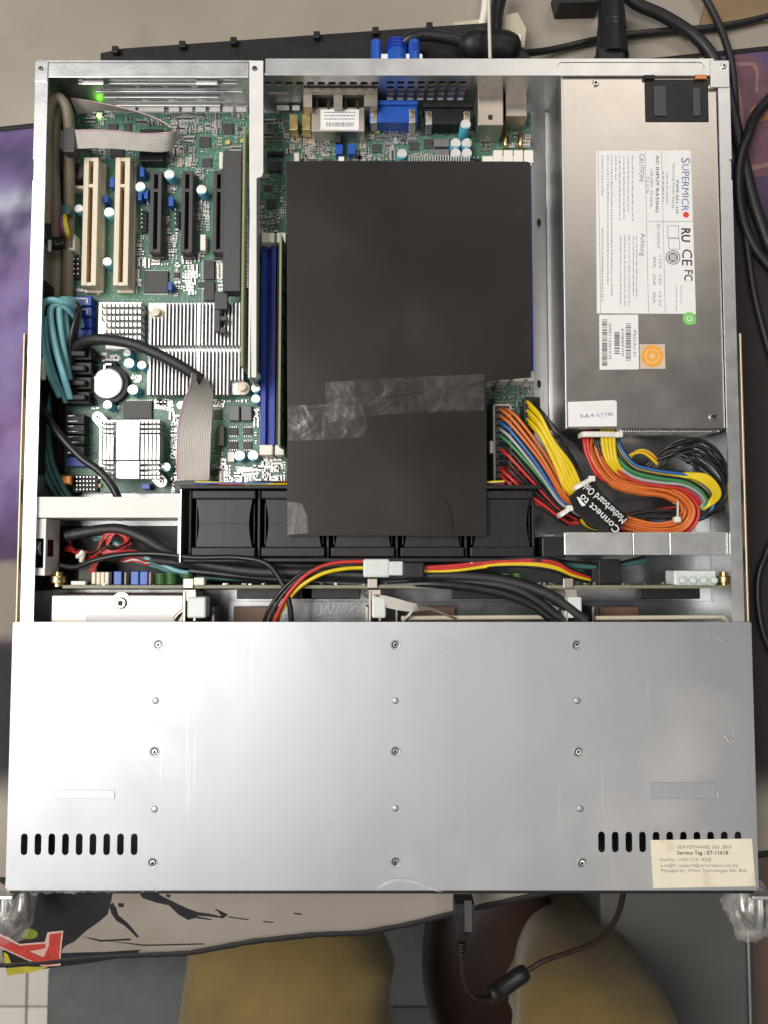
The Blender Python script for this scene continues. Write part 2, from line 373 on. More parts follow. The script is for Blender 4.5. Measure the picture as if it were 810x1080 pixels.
# shared small meshes (around their own base point)
def shared(name, mats, fn, smooth=35):
    b = MB(); fn(b); return b.mesh(name, mats, smooth, origin=(0, 0, 0))[0]
def cap_fn(r, h):
    def f(b): b.lathe(0, 0, [(r*.97, 0), (r, .5), (r, h-.9), (r*.96, h-.6), (r, h-.3), (r*.93, h), (r*.55, h+.02)], 20, ms=[1, 1, 1, 1, 0, 0, 0])
    return f
CAPS = {}
def capacitor(px, py, rpx, h=9, z=8.2):
    p = P(px, py, z+h); r = round(rpx/1.66*2)/2
    if (r, h) not in CAPS:
        b = MB(); cap_fn(r, h)(b)
        # coloured half-moon on the lid
        seg = [(r*.9*math.cos(a), r*.9*math.sin(a)) for a in [math.radians(222+9.6*i) for i in range(11)]]
        b.prism(seg, h+.02, h+.06, 1)
        CAPS[(r, h)] = b.mesh('capacitor', [M['aluw'], M['capblue']], 35, origin=(0, 0, 0))[0]
    link('capacitor', CAPS[(r, h)], None, board, (p.x*MM, p.y*MM, z*MM), rz=random.uniform(-.35, .35))
SCREW = shared('screw', [M['screw'], M['dark']], lambda b: (b.lathe(0, 0, [(3.0, 0), (2.9, .9), (2.3, 1.5), (1.3, 1.55), (1.1, 1.1)], 18, ms=[0, 0, 0, 1, 1]),
        b.box(-1.9, 1.9, -.3, .3, 1.4, 1.62, 1), b.box(-.3, .3, -1.9, 1.9, 1.4, 1.62, 1)))
def screw(px, py, z, parent, s=1, name='screw'):
    p = P(px, py, z)
    return link(name, SCREW, None, parent, p*MM, rot=Matrix.Rotation(random.uniform(0, 1.5), 4, 'Z') @ Matrix.Scale(s, 4))

# ================================================================== SETTING
# ---- tiled floor far below the desk
fl = thing('floor', None, None, (0, -300, -720)); fl['kind'] = 'structure'
M['tile'] = mat('floor_tile', (.80, .76, .68), .3, 0, .05, 12, .05, 300, dirt=((.50, .46, .41), 5, .6))
M['grout'] = mat('grout', (.20, .18, .16), .8)
MB().box(-1000, 1000, -1300, 1000, -732, -724).build('grout_bed', M['grout'], fl)
tile_me = shared('tile', M['tile'], lambda b: b.box(-198.5, 198.5, -198.5, 198.5, -6, 0, 0, 1.2))
gx = P(573, 960, -720).x; gy = P(430, 1062, -720).y
for i in range(-3, 3):
    for j in range(-2, 3):
        link('tile', tile_me, None, fl, ((gx+200+400*i)*MM, (gy+200+400*j)*MM, -.720), rot=Matrix.Rotation(random.uniform(-.002, .002), 4, 'X'))

# ---- desk
M['desk'] = mat('desk_laminate', (.29, .255, .21), .42, 0, .12, 7, .05, 300, dirt=((.15, .12, .085), 5.5, .60))
M['desk2'] = mat('desk_leg', (.10, .10, .10), .5, .3)
desk = thing('desk', 'greyish beige laminate desk top with brown stains under the server', 'desk', (0, 400, -720))
MB().box(-900, 900, 10, 820, -29, -4, 0, 2).build('desk_top', M['desk'], desk)
for sx in (-1, 1):
    for y in (60, 770): MB().box(sx*850-25, sx*850+25, y-25, y+25, -720, -29.5).build('leg', M['desk2'], desk)

# ---- printed desk mat, rotated under the server, its front edge hanging over the desk
mat_root = thing('desk_mat', 'large printed desk mat, purple at the back and splashed cream at the front', 'desk mat', (0, 200, -4))
A0, B0, A1, B1 = P(-260, 163, 0), P(1080, 22, 0), P(-260, 1075, -1), P(1080, 866, -1)
NU, NV = 170, 130
front_px = [(-260, 1062), (0, 1043), (100, 1029), (190, 1021), (262, 1003), (330, 994), (380, 993), (430, 983), (500, 963), (580, 943), (700, 915), (1080, 860)]
def front_y(x):
    pts = [P(a, b, -2) for a, b in front_px]
    for p, q in zip(pts, pts[1:]):
        if p.x <= x <= q.x: return p.y+(q.y-p.y)*(x-p.x)/(q.x-p.x)
    return pts[-1].y
def lerp3(a, b, t): return tuple(x+(y-x)*t for x, y in zip(a, b))
def sstep(a, b, x): t = max(0, min(1, (x-a)/(b-a))); return t*t*(3-2*t)
def mat_colour(x, y):
    q = Vector((x*.012, y*.012, 3.1)); n1 = noise.fractal(q, 1, 2, 4)*.5+.5; n2 = noise.fractal(q*2.3+Vector((7, 2, 1)), 1, 2, 4)*.5+.5
    c = lerp3((.065, .045, .15), (.15, .12, .28), max(0, min(1, n1)))
    c = lerp3(c, (.14, .06, .18), .5*max(0, min(1, n2)))
    yl = P(10, 205, 0).y                                              # a pale comet streak in the print, left of the server
    if x < -190: c = lerp3(c, (.42, .47, .52), .8*math.exp(-((y-yl-.10*(x+215))/7.0)**2)+.35*math.exp(-((y-yl+18)/20)**2))
    pink = sstep(-160, -40, y-P(10, 420, 0).y)*sstep(220, 80, y-P(10, 420, 0).y) if x < 0 else 0
    c = lerp3(c, (.34, .20, .42), .5*pink*n2)
    m3 = noise.fractal(Vector((x*.03, y*.022, 9)), 1, 2, 5)
    c = lerp3(c, (.045, .035, .10), max(0, min(.85, 1.6*m3+.1))); c = lerp3(c, (.20, .18, .36), max(0, min(.6, -1.5*m3-.15)))
    yb = P(5, 560, 0).y
    c = lerp3(c, (.055, .03, .085), sstep(yb+25, yb-5, y+8*n1))
    yt0, yt1 = P(5, 592, 0).y, P(5, 672, 0).y
    tan_ = sstep(yt0+2, yt0-3, y)*sstep(yt1-8, yt1+4, y)
    c = lerp3(c, (.22, .19, .16), tan_)
    c = lerp3(c, (.018, .016, .018), sstep(yt1+2, yt1-10, y))
    if x > 150:                                                       # right of the server: purple figure print, then near black
        yr = P(800, 215, 0).y
        c = lerp3(c, lerp3((.05, .025, .07), (.13, .07, .16), n1), sstep(150, 200, x)*.9)
        c = lerp3(c, (.022, .016, .016), sstep(yr+35, yr-40, y+25*(n1-.5))*sstep(150, 190, x))
    if y < 60:                                                        # cream front band with a dark corner
        f = sstep(60, 30, y)
        cr = lerp3((.27, .235, .20), (.35, .31, .265), n1)
        cr = lerp3(cr, (.22, .18, .13), .6*max(0, n2-.55)*2)
        c = lerp3(c, cr, f)
    return c
b = MB(); cols = []
for j in range(NV+1):
    for i in range(NU+1):
        u, v = i/NU, j/NV
        back = A0.lerp(B0, u); fy = front_y(back.x)
        x = back.x; y = back.y+(fy-back.y)*v
        sag = max(0, 10-y); z = -.8 - .0035*sag*sag - (.03*sag)*math.sin(x*.02)
        b.v.append((x, y, z)); cols.append((*mat_colour(x, y), 1))
off = len(b.v)
for x, y, z in list(b.v): b.v.append((x, y, z-3.0))
W1 = NU+1
for j in range(NV):
    for i in range(NU):
        a = j*W1+i
        b.f.append((a+W1, a+W1+1, a+1, a)); b.m.append(0); b.f.append((off+a, off+a+1, off+a+W1+1, off+a+W1)); b.m.append(0)
for i in range(NU):
    for a, c in ((i, i+1), (NV*W1+i+1, NV*W1+i)): b.f.append((a, c, off+c, off+a)); b.m.append(0)
M['mat'] = mat('mat_cloth', (.5, .5, .5), .8, 0, .1, 200, .35, 1600)
nt = M['mat'].node_tree; at_ = nt.nodes.new('ShaderNodeVertexColor'); at_.layer_name = 'print'
nt.links.new(at_.outputs[0], nt.nodes['Principled BSDF'].inputs['Base Color'])
me, o_ = b.mesh('printed_cloth', M['mat'], True)
ca = me.color_attributes.new('print', 'FLOAT_COLOR', 'POINT')
for k, c in enumerate(cols+cols): ca.data[k].color = c
link('printed_cloth', me, None, mat_root, o_)
M['stitch'] = mat('stitched_edge', (.008, .008, .009), .7, 0, .4, 900, .8, 700)
def mat_z(x, y): sag = max(0, 10-y); return -.8 - .0035*sag*sag - (.03*sag)*math.sin(x*.02)
edge = []
for k in range(120):
    x = A0.x+(B0.x-A0.x)*k/119; y = front_y(x); edge.append((x, y, mat_z(x, y)-1.2))
MB().tube(edge, [2.6+.25*math.sin(k*2.7) for k in range(120)], 8).build('stitched_edge', M['stitch'], mat_root, smooth=60)
edge = []
for k in range(40): p = A0.lerp(B0, k/39); edge.append((p.x, p.y, -2.2))
MB().tube(edge, 2.4, 8).build('stitched_edge', M['stitch'], mat_root, smooth=60)
def mat_print(name, px_poly, m_, dz=.25):
    """flat print laid on the mat surface"""
    pts = []
    for x, y in px_poly:
        p = P(x, y, -2); p = P(x, y, mat_z(p.x, p.y)); pts.append(p)
    bm = bmesh.new(); vv = [bm.verts.new((p.x*MM, p.y*MM, (mat_z(p.x, p.y)+dz)*MM)) for p in pts]
    f = bm.faces.new(vv); bm.normal_update()
    if f.normal.z < 0: bmesh.ops.reverse_faces(bm, faces=[f])
    bmesh.ops.triangulate(bm, faces=bm.faces[:])
    for _ in range(2):
        bmesh.ops.subdivide_edges(bm, edges=[e for e in bm.edges if e.calc_length() > .012], cuts=1)
        bmesh.ops.triangulate(bm, faces=bm.faces[:])
    for v in bm.verts: v.co.z = (mat_z(v.co.x/MM, v.co.y/MM)+dz)*MM
    me = bpy.data.meshes.new(name); bm.to_mesh(me); bm.free(); me.materials.append(m_)
    return link(name, me, None, mat_root)
M['splash'] = mat('mat_print_black', (.014, .013, .014), .75, 0, .3, 120)
M['pred'] = mat('mat_print_red', (.50, .05, .035), .7, 0, .1, 120)
M['ppink'] = mat('mat_print_outline', (.62, .42, .36), .7)
M['pyel'] = mat('mat_print_yellow', (.48, .42, .04), .7, 0, .15, 120)
M['pgreen'] = mat('mat_print_green', (.17, .21, .02), .7, 0, .15, 120)
def sm(pts, sub=5):
    q = [Vector((x, y, 0)) for x, y in pts]; q = spline(q+[q[0]], sub)[:-1]; return [(p.x, p.y) for p in q]
mat_print('ink_splash', [(0, 925), (122, 925), (117, 950), (113, 965), (104, 973), (90, 983), (76, 996), (66, 1001), (58, 1010), (80, 1009), (110, 1008), (146, 1005), (141, 1011), (120, 1016), (90, 1022), (50, 1028), (0, 1037)], M['splash'], .2)
mat_print('ink_splash', [(118, 952), (122, 958), (124, 966), (133, 974), (138, 980), (145, 990), (143, 991), (136, 983), (130, 977), (122, 972), (117, 964), (115, 956)], M['splash'], .35)
mat_print('ink_splash', [(140, 930), (162, 930), (168, 944), (180, 950), (196, 958), (207, 962), (208, 968), (198, 971), (188, 965), (178, 955), (164, 952), (150, 947)], M['splash'], .35)
mat_print('ink_splash', [(205, 962), (220, 964), (232, 967), (238, 964), (226, 960), (228, 959), (240, 965), (235, 969), (220, 967), (205, 966)], M['splash'], .35)
for seg in ([(85, 990), (105, 994), (136, 992), (136, 994), (104, 996)], [(110, 995), (150, 999), (214, 997), (214, 998.3), (150, 1000.5)], [(240, 967), (262, 970), (262, 971), (240, 968)],
            [(277, 972), (288, 973), (288, 974), (277, 973)], [(310, 963), (318, 964), (318, 965.3), (310, 964.3)], [(207, 967), (223, 970), (223, 971), (207, 969)],
            [(124, 953), (130, 953), (130, 957), (125, 957)], [(175, 943), (180, 944), (179, 947), (176, 946)]):
    mat_print('ink_splash', seg, M['splash'], .35)
mat_print('yellow_print', [(0, 1028), (20, 1026), (45, 1027), (30, 1033), (0, 1038)], M['pyel'], .45)
mat_print('yellow_print', [(0, 1008), (4, 1011), (7, 1023), (0, 1025)], M['pyel'], .45)
mat_print('green_print', sm([(20, 990), (24, 983), (31, 981), (38, 985), (36, 991), (27, 993)]), M['pgreen'], .45)
OUT = [(48.6, 985), (65.5, 983), (58.5, 1025), (40, 1026.5), (20, 1016), (-6, 1001), (-6, 985), (5, 989), (18, 998.5), (45, 996)]
mat_print('letter_outline', OUT, M['ppink'], .5)
mat_print('red_letter', [(50.5, 987), (63.2, 985.5), (56.8, 1022.5), (46.2, 1024), (49, 1000.5)], M['pred'], .75)
mat_print('red_letter', [(49, 1000.5), (46.2, 1024), (40, 1024), (21, 1014), (-5, 999), (-5, 988), (17.5, 1000.5), (45, 998), (44.5, 1003.5), (27, 1007), (42, 1014.8)], M['pred'], .9)
# the outlined figure printed on the purple back corner, right of the server
M['pfig'] = mat('mat_print_figure', (.13, .065, .085), .75, 0, .25, 80)
M['pfigl'] = mat('mat_print_line', (.23, .13, .13), .75, 0, .2, 80)
M['ppeach'] = mat('mat_print_peach', (.26, .13, .06), .75, 0, .3, 80)
mat_print('figure_print', [(755, 62), (778, 58), (795, 60), (806, 70), (812, 100), (812, 185), (778, 190), (766, 150), (760, 100)], M['pfig'], .3)
for poly in ([(771, 68), (776, 66), (784, 120), (786, 140), (782, 140), (776, 100)], [(776, 66), (795, 66), (800, 74), (799, 98), (796, 98), (797, 76), (793, 70), (777, 70)], [(779, 178), (812, 171), (812, 176), (780, 183)]):
    mat_print('figure_line', poly, M['pfigl'], .5)
mat_print('peach_print', sm([(736, 52), (744, 46), (750, 52), (748, 62), (738, 62)]), M['ppeach'], .4)
mat_print('peach_print', sm([(790, 116), (800, 110), (810, 114), (810, 126), (796, 128)]), M['ppeach'], .55)

# ================================================================== SERVER CHASSIS
DEP = 508.0
ch = thing('server_chassis', 'open galvanised steel rack server chassis with its rear top cover removed', 'server chassis', (0, 254, 0))
MB().box(-217, 217, 1, 506, 0, 1.2).build('base_pan', M['pan'], ch)
ZT = 43.5
YL = P(400, 656, 44.6).y
for sx in (-1, 1):
    b = MB()
    b.box(sx*218.5, sx*217.2, 2, 506, .3, ZT-1.2)
    w_in = 210.6 if sx < 0 else 211.2
    # top flange in pieces: notched outer edge as on the real wall
    n0, n1 = P(400, 168, ZT).y, P(400, 190, ZT).y
    for y0, y1, o_ in ((YL-8, n1, 218.5), (n1, n0, 216.9), (n0, 507, 218.5)):
        b.box(sx*o_, sx*w_in, y0, y1, ZT-1.2, ZT)
    b.build('side_wall', M['steel'], ch)
    for py in (365, 517, 590):
        y0, y1 = P(400, py+11, ZT).y, P(400, py-11, ZT).y
        MB().box(sx*218.6, sx*219.9, y0, y1, 30, ZT-1).build('clip_slot', M['dark'], ch)
    # inner slide rail screwed to the wall
    b = MB(); y1 = P(400, 352, 40).y
    b.box(sx*221.0, sx*222.4, -2, y1, 6, 42, 0, .5); b.box(sx*218.6, sx*221.0, 20, y1-40, 14, 20); b.box(sx*218.6, sx*221, 20, y1-40, 34, 37)
    b.build('slide_rail', M['rail'], ch)
# rear: recessed wall with real openings, overhanging top flange
YW = 499.0
def px_x(px, py=100): return P(px, py, 20).x
holes = []
for a, c in ((116, 148), (152, 176), (182, 206), (212, 236)): holes.append(stadium((px_x(a)+px_x(c))/2, 15.5, px_x(c)-px_x(a), 2.6)); holes.append(stadium((px_x(a)+px_x(c))/2, 29.5, px_x(c)-px_x(a), 2.4))
for i in range(8):
    for j in range(4):
        x = px_x(408+i*10.6, 95); holes.append(rrect(x, x+4.6, 15.5+j*5.4, 19.3+j*5.4, .7, 2))
for i in range(11):
    x = px_x(282+i*11, 90); holes.append(rrect(x, x+4.6, 31, 35, .7, 2))
for a, c, z0, z1 in ((283, 305, 21, 24), (309, 316, 21, 24)): holes.append([(px_x(a), z0), (px_x(c), z0), (px_x(c), z1), (px_x(a), z1)])
vs_, fs = plate2d([(-217, .5), (px_x(593), .5), (px_x(593), 42), (-217, 42)], holes, 1.2)
b = MB(); b.add([(x, YW+z, y) for x, y, z in vs_], [f[::-1] for f in fs])
b.build('rear_wall', M['steel'], ch)
b = MB()
for z, a, c, dpt in ((20.5, 110, 232, 2.2), (11, 118, 230, 2.0), (25, 104, 258, 1.2), (34, 92, 255, 1.6)): b.box(px_x(a), px_x(c), YW-dpt, YW-.02, z-1.1, z+1.1, 0, .4)
for px in (98, 218):
    p = P(px, 86, 40); b.box(p.x-7, p.x+7, p.y-2, p.y+4, 38.5, 40.2, 0, .5)
b.build('expansion_slot_strip', M['steel'], ch)
for a, c in ((117, 143), (146, 173), (178, 189), (192, 203), (206, 217), (221, 232), (235, 246), (249, 260)):  # bare metal tabs; the light they reflect is put into the white colour
    MB().pbox(a, 112.2, c, 117.6, 10.0, 9.0, 0, .2).build('bent_tab', M['white'], ch)
for a, y, c in ((283, 103, 305), (292, 111, 305), (308, 104, 316), (308, 111, 316)):
    MB().pbox(a, y, c, y+5, 11.5, 10.5, 0, .2).build('bent_tab', M['white'], ch)
MB().pbox(110, 110.2, 262, 119, 8.8, 8.1, 0, .1).build('tab_ledge', M['pan'], ch)
zf = ZT
f_y0, f_y1 = P(400, 83, zf).y, P(400, 63.5, zf).y
b = MB(); b.pbox(51, 66, 262, 81.5, zf+.05, zf-1.15, 0, .3); b.box(-218.2, P(265, 66, zf).x, f_y1-.8, f_y1+.5, 30, zf-.9)
b.build('rear_flange', M['steel'], ch)
b = MB(); b.pbox(36.5, 64.5, 50, 86, zf+.5, zf-.6, 0, .3); b.build('corner_tab', M['steel'], ch); screw(43, 72.5, zf+.4, ch, .55, 'rivet')
b = MB(); x0, x1, y0, y1 = RC(280, 63.5, 753, 79.5, zf+.05)
y1 += 1
e0, e1 = P(588, 70, zf).x, P(743, 70, zf).x
vs_, fs = plate2d([(x0, y0), (x1, y0), (x1, y1), (x0, y1)], [stadium((e0+e1)/2, (y0+y1)/2+.3, e1-e0, 6.0)], 1.2)
b.add([(x, y, z+zf-1.15) for x, y, z in vs_], fs)
st = stadium((e0+e1)/2, (y0+y1)/2+.3, e1-e0-.3, 5.7); b.prism(st, zf-1.6, zf-.45)
b.box(x0, x1, y1-.4, y1+.7, 30, zf-.9)
b.build('rear_flange', M['steel'], ch, smooth=30)
b = MB(); b.pbox(749, 63.5, 769.5, 92, zf+.6, zf-.6, 0, .3); b.build('corner_tab', M['steel'], ch); screw(763, 70, zf+.6, ch, .62)
MB().pbox(733, 78.5, 746, 83.5, zf+.2, zf-3, 0, .5).build('copper_clip', M['copper'], ch)
MB().pbox(679, 78.5, 691, 83, zf+.2, zf-3, 0, .5).build('black_clip', M['blackp'], ch)
# floor strip next to the power supply, with its oval slots
for py in (235, 405):
    p = P(568.5, py, 1.4); b = MB(); b.lathe(0, 0, [(2.6, 1.2), (2.5, 1.5), (1.7, 1.5), (1.6, 1.25)], 14, ms=[0, 0, 1, 1])
    me_, _ = b.mesh('slot_rim', [M['pan'], M['dark']], 30, origin=(0, 0, 0))
    link('slot_rim', me_, None, ch, (p.x*MM, p.y*MM, 0), rot=Matrix.Diagonal((.8, 1.7, 1, 1)))
xa = P(584, 260, 1.2).x
b = MB(); b.box(xa, xa+1.2, P(400, 452, 30).y, YW-1, 1.3, 38); b.box(xa-5, xa, P(400, 452, 30).y, YW-1, 1.25, 3.2, 0, .6); b.build('bay_wall', M['steel'], ch)
# riser hold-down bracket: a wide tab at the rear running into a thin upright plate
b = MB()
b.pprism([(263, 64), (277.5, 64), (277.5, 182), (276, 186), (270.5, 188), (270.2, 398), (265.2, 398), (263, 190)], zf+.3, zf-1.1)
q0, q1 = P(264, 85, zf), P(264.5, 398, zf); b.box(q0.x+.3, q0.x+1.5, q1.y, q0.y, 10, zf-1.2)
b.build('riser_bracket', M['white'], ch); screw(268.5, 72.5, zf+.3, ch, .6, 'rivet')
# cross members in the middle
b = MB(); x0, x1, y0, y1 = RC(35, 524, 190, 546, 41.5)
b.box(x0, x1, y0, y1, 40.3, 41.5, 0, .3); b.box(x0, x1, y0, y0+1.2, 1.3, 40.2); b.box(x1-1.4, x1, y0-22, y0-.1, 12, 41.3)
b.build('cross_member', M['white'], ch)
b = MB(); b.pbox(34.5, 523, 39, 541, 42.2, 41.6, 0, .2); b.build('cross_member_tab', M['steel'], ch)
b = MB(); x0, x1, y0, y1 = RC(595, 562, 773, 585, 41.0)
xs = [x0, P(667.3, 573, 41).x, P(706, 573, 41).x, x1]
b.box(x0, x1, y0, y1, 39.6, 40.2); b.box(x0, x1, y1-1.2, y1, 1.3, 39.5)
for i in range(3): b.box(xs[i]+.12, xs[i+1]-.12, y0-.3, y1+.3, 40.25, 41.2-.15*(i == 1), 0, .4)
b.build('cross_member', M['steel'], ch)
b = MB(); x0, x1, y0, y1 = RC(32, 547, 48, 607, 40.0); b.box(x0, x1, P(40, 568, 40).y, y1, 38.8, 40, 0, .3); b.box(x0, x1, y0, P(40, 599, 40).y, 38.8, 40, 0, .3); b.box(x1-1.2, x1, y0, y1, 20, 39.9); b.build('fan_bay_bracket', M['white'], ch)
p = P(37.5, 578, 36); b = MB(); b.lathe(0, 0, [(4.3, 0), (4.8, .6), (4.8, 4), (4.2, 4.6)], 22); me_, _ = b.mesh('thumbscrew', M['tin'], 30, origin=(0, 0, 0))
link('thumbscrew', me_, None, ch, p*MM, rot=Matrix.Rotation(math.radians(90), 4, 'Y'))
MB().box(p.x+5, p.x+8, p.y-6, p.y+6, 28, 38, 0, 1).build('thumbscrew_grommet', M['blackp'], ch)

# added black sheets standing in for deep shade on left floor and wall
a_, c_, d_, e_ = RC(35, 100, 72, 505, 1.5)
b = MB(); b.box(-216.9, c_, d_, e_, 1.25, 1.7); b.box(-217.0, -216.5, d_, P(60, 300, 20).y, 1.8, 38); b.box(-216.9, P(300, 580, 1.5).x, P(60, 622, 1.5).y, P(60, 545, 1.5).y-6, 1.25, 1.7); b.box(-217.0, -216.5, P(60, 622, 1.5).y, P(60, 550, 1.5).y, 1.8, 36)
b.build('shade_sheet', M['sheet'], ch)
# front drive cover with its slots, screws, dimples and pressed plates
ZL = 44.6
x0, x1 = P(15, 656, ZL).x, P(791, 656, ZL).x
slots = []
for i in range(9): p, q = P(25.5+i*14.5, 879+0, ZL), P(25.5+i*14.5, 902, ZL); slots.append(stadium((p.x+q.x)/2, (p.y+q.y)/2, 4.0, p.y-q.y))
for i in range(11): p, q = P(634.5+i*14.4, 877, ZL), P(634.5+i*14.4, 899, ZL); slots.append(stadium((p.x+q.x)/2, (p.y+q.y)/2, 4.0, p.y-q.y))
YF = P(400, 937.5, ZL).y
lb = MB(); vs_, fs = plate2d([(x0, YF), (x1, YF), (x1, YL), (x0, YL)], slots, 1.0)
lb.add([(x, y, z+ZL-1.0) for x, y, z in vs_], fs)
lb.box(x0, x1, YF-1.0, YF, 8, ZL-.25); 
for xx in (x0-.9, x1): lb.box(xx, xx+.9, YF+.2, YL-.5, 37, ZL-.3)
lid = lb.build('drive_cover', M['lid'], ch)
LSC = shared('cover_screw', [M['lid'], M['screw'], M['dark']], lambda b: b.lathe(0, 0, [(3.5, .0), (3.1, .28), (2.5, .18), (1.9, .05), (1.75, .3), (1.0, .34), (.8, .12), (.3, .1)], 22, ms=[0, 0, 2, 1, 1, 2, 2, 2]), 30)
for px, py in ((167, 680), (417, 680), (608, 680), (163, 793), (417, 792.5), (610, 793), (161, 910), (417, 909), (614, 910)):
    p = P(px, py, ZL); link('cover_screw', LSC, None, lid, p*MM, rot=Matrix.Rotation(random.random(), 4, 'Z') @ Matrix.Diagonal((.85, .85, 1, 1)))
DIM = shared('dimple', [M['lid']], lambda b: b.lathe(0, 0, [(2.0, 0), (1.7, .3), (1.2, .45), (.5, .5)], 16), True)
for px, py in ((164, 739), (417, 739), (609, 739), (163, 853.5), (417, 852.5), (612, 853)):
    p = P(px, py, ZL); link('dimple', DIM, None, lid, p*MM)
for (a, c, d, e) in ((56, 833.5, 121, 842.5), (684, 825.5, 754.5, 842.5)):
    MB().pbox(a, c, d, e, ZL+.35, ZL+.01, 0, .12).build('pressed_plate', M['lid'], lid)
MB().box(x0+1, x1-1, YF-3.6, YF-1.2, 4, 43.2, 0, .8).build('front_bezel', M['blackp'], ch)
for q0, q1, w in (((757, 672), (763, 676), .5), ((762, 676), (767, 679), .4), ((765, 776), (771, 784), .6), ((770, 779), (775, 783), .4), ((773, 772), (776, 776), .4), ((757, 836), (758, 841), .5), ((533, 672), (534, 720), .25), ((60, 760), (64, 775), .3), ((470, 690), (473, 694), .3), ((345, 868), (352, 866), .3), ((776, 905), (781, 912), .4)):
    MB().tube(W((*q0, ZL+.02), (*q1, ZL+.02)), w, 5, flat=(.12, 1)).build('scuff_mark', M['alu'], lid)
# the aged service sticker on the cover
sl = MB().pprism([(686, 886), (793, 884.5), (797, 934.5), (689, 936.5)], ZL+.14, ZL+.02).build('service_label', M['agedlabel'], lid)
zt = ZL+.2
lettering('SERVERWARE Sdn. Bhd', 714, 895, zt, 57, 2.0, 0, M['greyink'], sl)
lettering('Service Tag : ET-11618', 714, 901.3, zt, 54, 2.2, 0, M['ink'], sl, .05)
lettering('Hotline : +603-5191 8328', 696, 908.3, zt, 54, 2.0, 0, M['greyink'], sl)
lettering('e-m@il : support@serverware.com.my', 696.5, 914.3, zt, 82, 2.0, 0, M['greyink'], sl)
lettering('Managed by : iWerk Technologies Sdn. Bhd.', 697, 919.8, zt, 91, 2.0, 0, M['greyink'], sl)
# front ears with handles, wrapped in crumpled clear film
for sx, px in ((-1, 8), (1, 799)):
    ear = thing('handle_ear', ('left' if sx < 0 else 'right')+' front rack ear of the server with steel handle, seen past the cover corner', 'rack ear', (sx*228, -10, 4))
    xx = P(px, 940, 38).x
    MB().box(xx-4*sx, xx+9*sx, -9, -6.5, 4, 40, 0, .6).build('ear_plate', M['steel'], ear)
    pts = [(xx+3*sx, -8, 34), (xx+3*sx, -22, 34), (xx+3*sx, -30, 31), (xx+3*sx, -32, 24), (xx+3*sx, -30, 15), (xx+3*sx, -22, 11), (xx+3*sx, -8, 11)]
    MB().tube(spline(pts, 6), 3.6, 12).build('handle', M['tin'], ear, smooth=60)
    bm = bmesh.new(); bmesh.ops.create_icosphere(bm, subdivisions=4, radius=1)
    for v in bm.verts:
        n = v.co.copy(); k = 1+.25*noise.noise(n*1.6+Vector((sx*3, 0, 5)))+.20*abs(noise.noise(n*3.2+Vector((1, sx, 2))))-.08*abs(noise.noise(n*8))
        v.co = Vector(((xx+(3 if sx < 0 else 1)*sx+n.x*13*k)*MM, (-20+n.y*18*k)*MM, (24+n.z*15*k)*MM))
    me_ = bpy.data.meshes.new('film_wrap'); bm.to_mesh(me_); bm.free(); me_.materials.append(M['wrap']); smooth_mesh(me_, True)
    w = link('film_wrap', me_, None, None); tag(w, 'crumpled clear plastic film wrapped round the '+('left' if sx < 0 else 'right')+' rack ear handle', 'plastic film')
# torn strip of packing film stuck along the front edge of the cover
film = []
b = MB(); N_ = 60
for i in range(N_+1):
    x = P(22, 938, ZL).x+(P(180, 938, ZL).x-P(22, 938, ZL).x)*i/N_
    wv = 3.2+2.2*noise.noise(Vector((x*.25, 1, 2)))-2.2*i/N_
    b.v += [(x, YF+.6, ZL+.10), (x, YF-.6-max(.4, wv), ZL-1.5-1.0*noise.noise(Vector((x*.4, 3, 2))))]
for i in range(N_): b.f.append((2*i, 2*i+1, 2*i+3, 2*i+2)); b.m.append(0)
tag(b.build('film_strip', M['wrap']), 'torn strip of clear film along the front edge of the drive cover', 'plastic film')
b = MB(); pts = spline(W((398, 937, ZL+.3), (410, 930, ZL+1.2), (424, 928, ZL+1.4), (440, 931, ZL+1.2), (458, 938, ZL+.2), (474, 941, ZL-3)), 5)
b.tube(pts, .9, 6, flat=(.25, 1)); tag(b.build('film_curl', M['wrap'], smooth=60), 'thin curled sliver of clear film on the cover edge above the front plug', 'plastic film')

# ================================================================== MOTHERBOARD
ZB = 8.0
bx0, bx1, by0, by1 = RC(73, 119, 562, 519, ZB)
board = thing('motherboard', 'green server motherboard crowded with slots, capacitors and heatsinks', 'motherboard', ((bx0+bx1)/2, (by0+by1)/2, 6.4))
MB().box(bx0, bx1, by0, by1, 6.4, ZB).build('circuit_board', M['pcb'], board)
for px, py in ((90, 130), (300, 128), (555, 140), (292, 494), (556, 420), (100, 430), (330, 505)):
    p = P(px, py, 1.2); MB().lathe(p.x, p.y, [(2.6, 1.25), (2.6, 6.35)], 8).build('standoff', M['brass'], board)
screw(292, 494, ZB, board, .8); screw(549, 415, ZB, board, .7); screw(291, 128, ZB, board, .7)
keep = []          # pixel rectangles taken by large pieces
def part(name, m_, x0, y0, x1, y1, z1, z0=ZB+.02, bev=.3, par=None, kp=True):
    if kp: keep.append((x0-1, y0-1, x1+1, y1+1))
    return MB().pbox(x0, y0, x1, y1, z1, z0, 0, bev).build(name, m_, par or board)

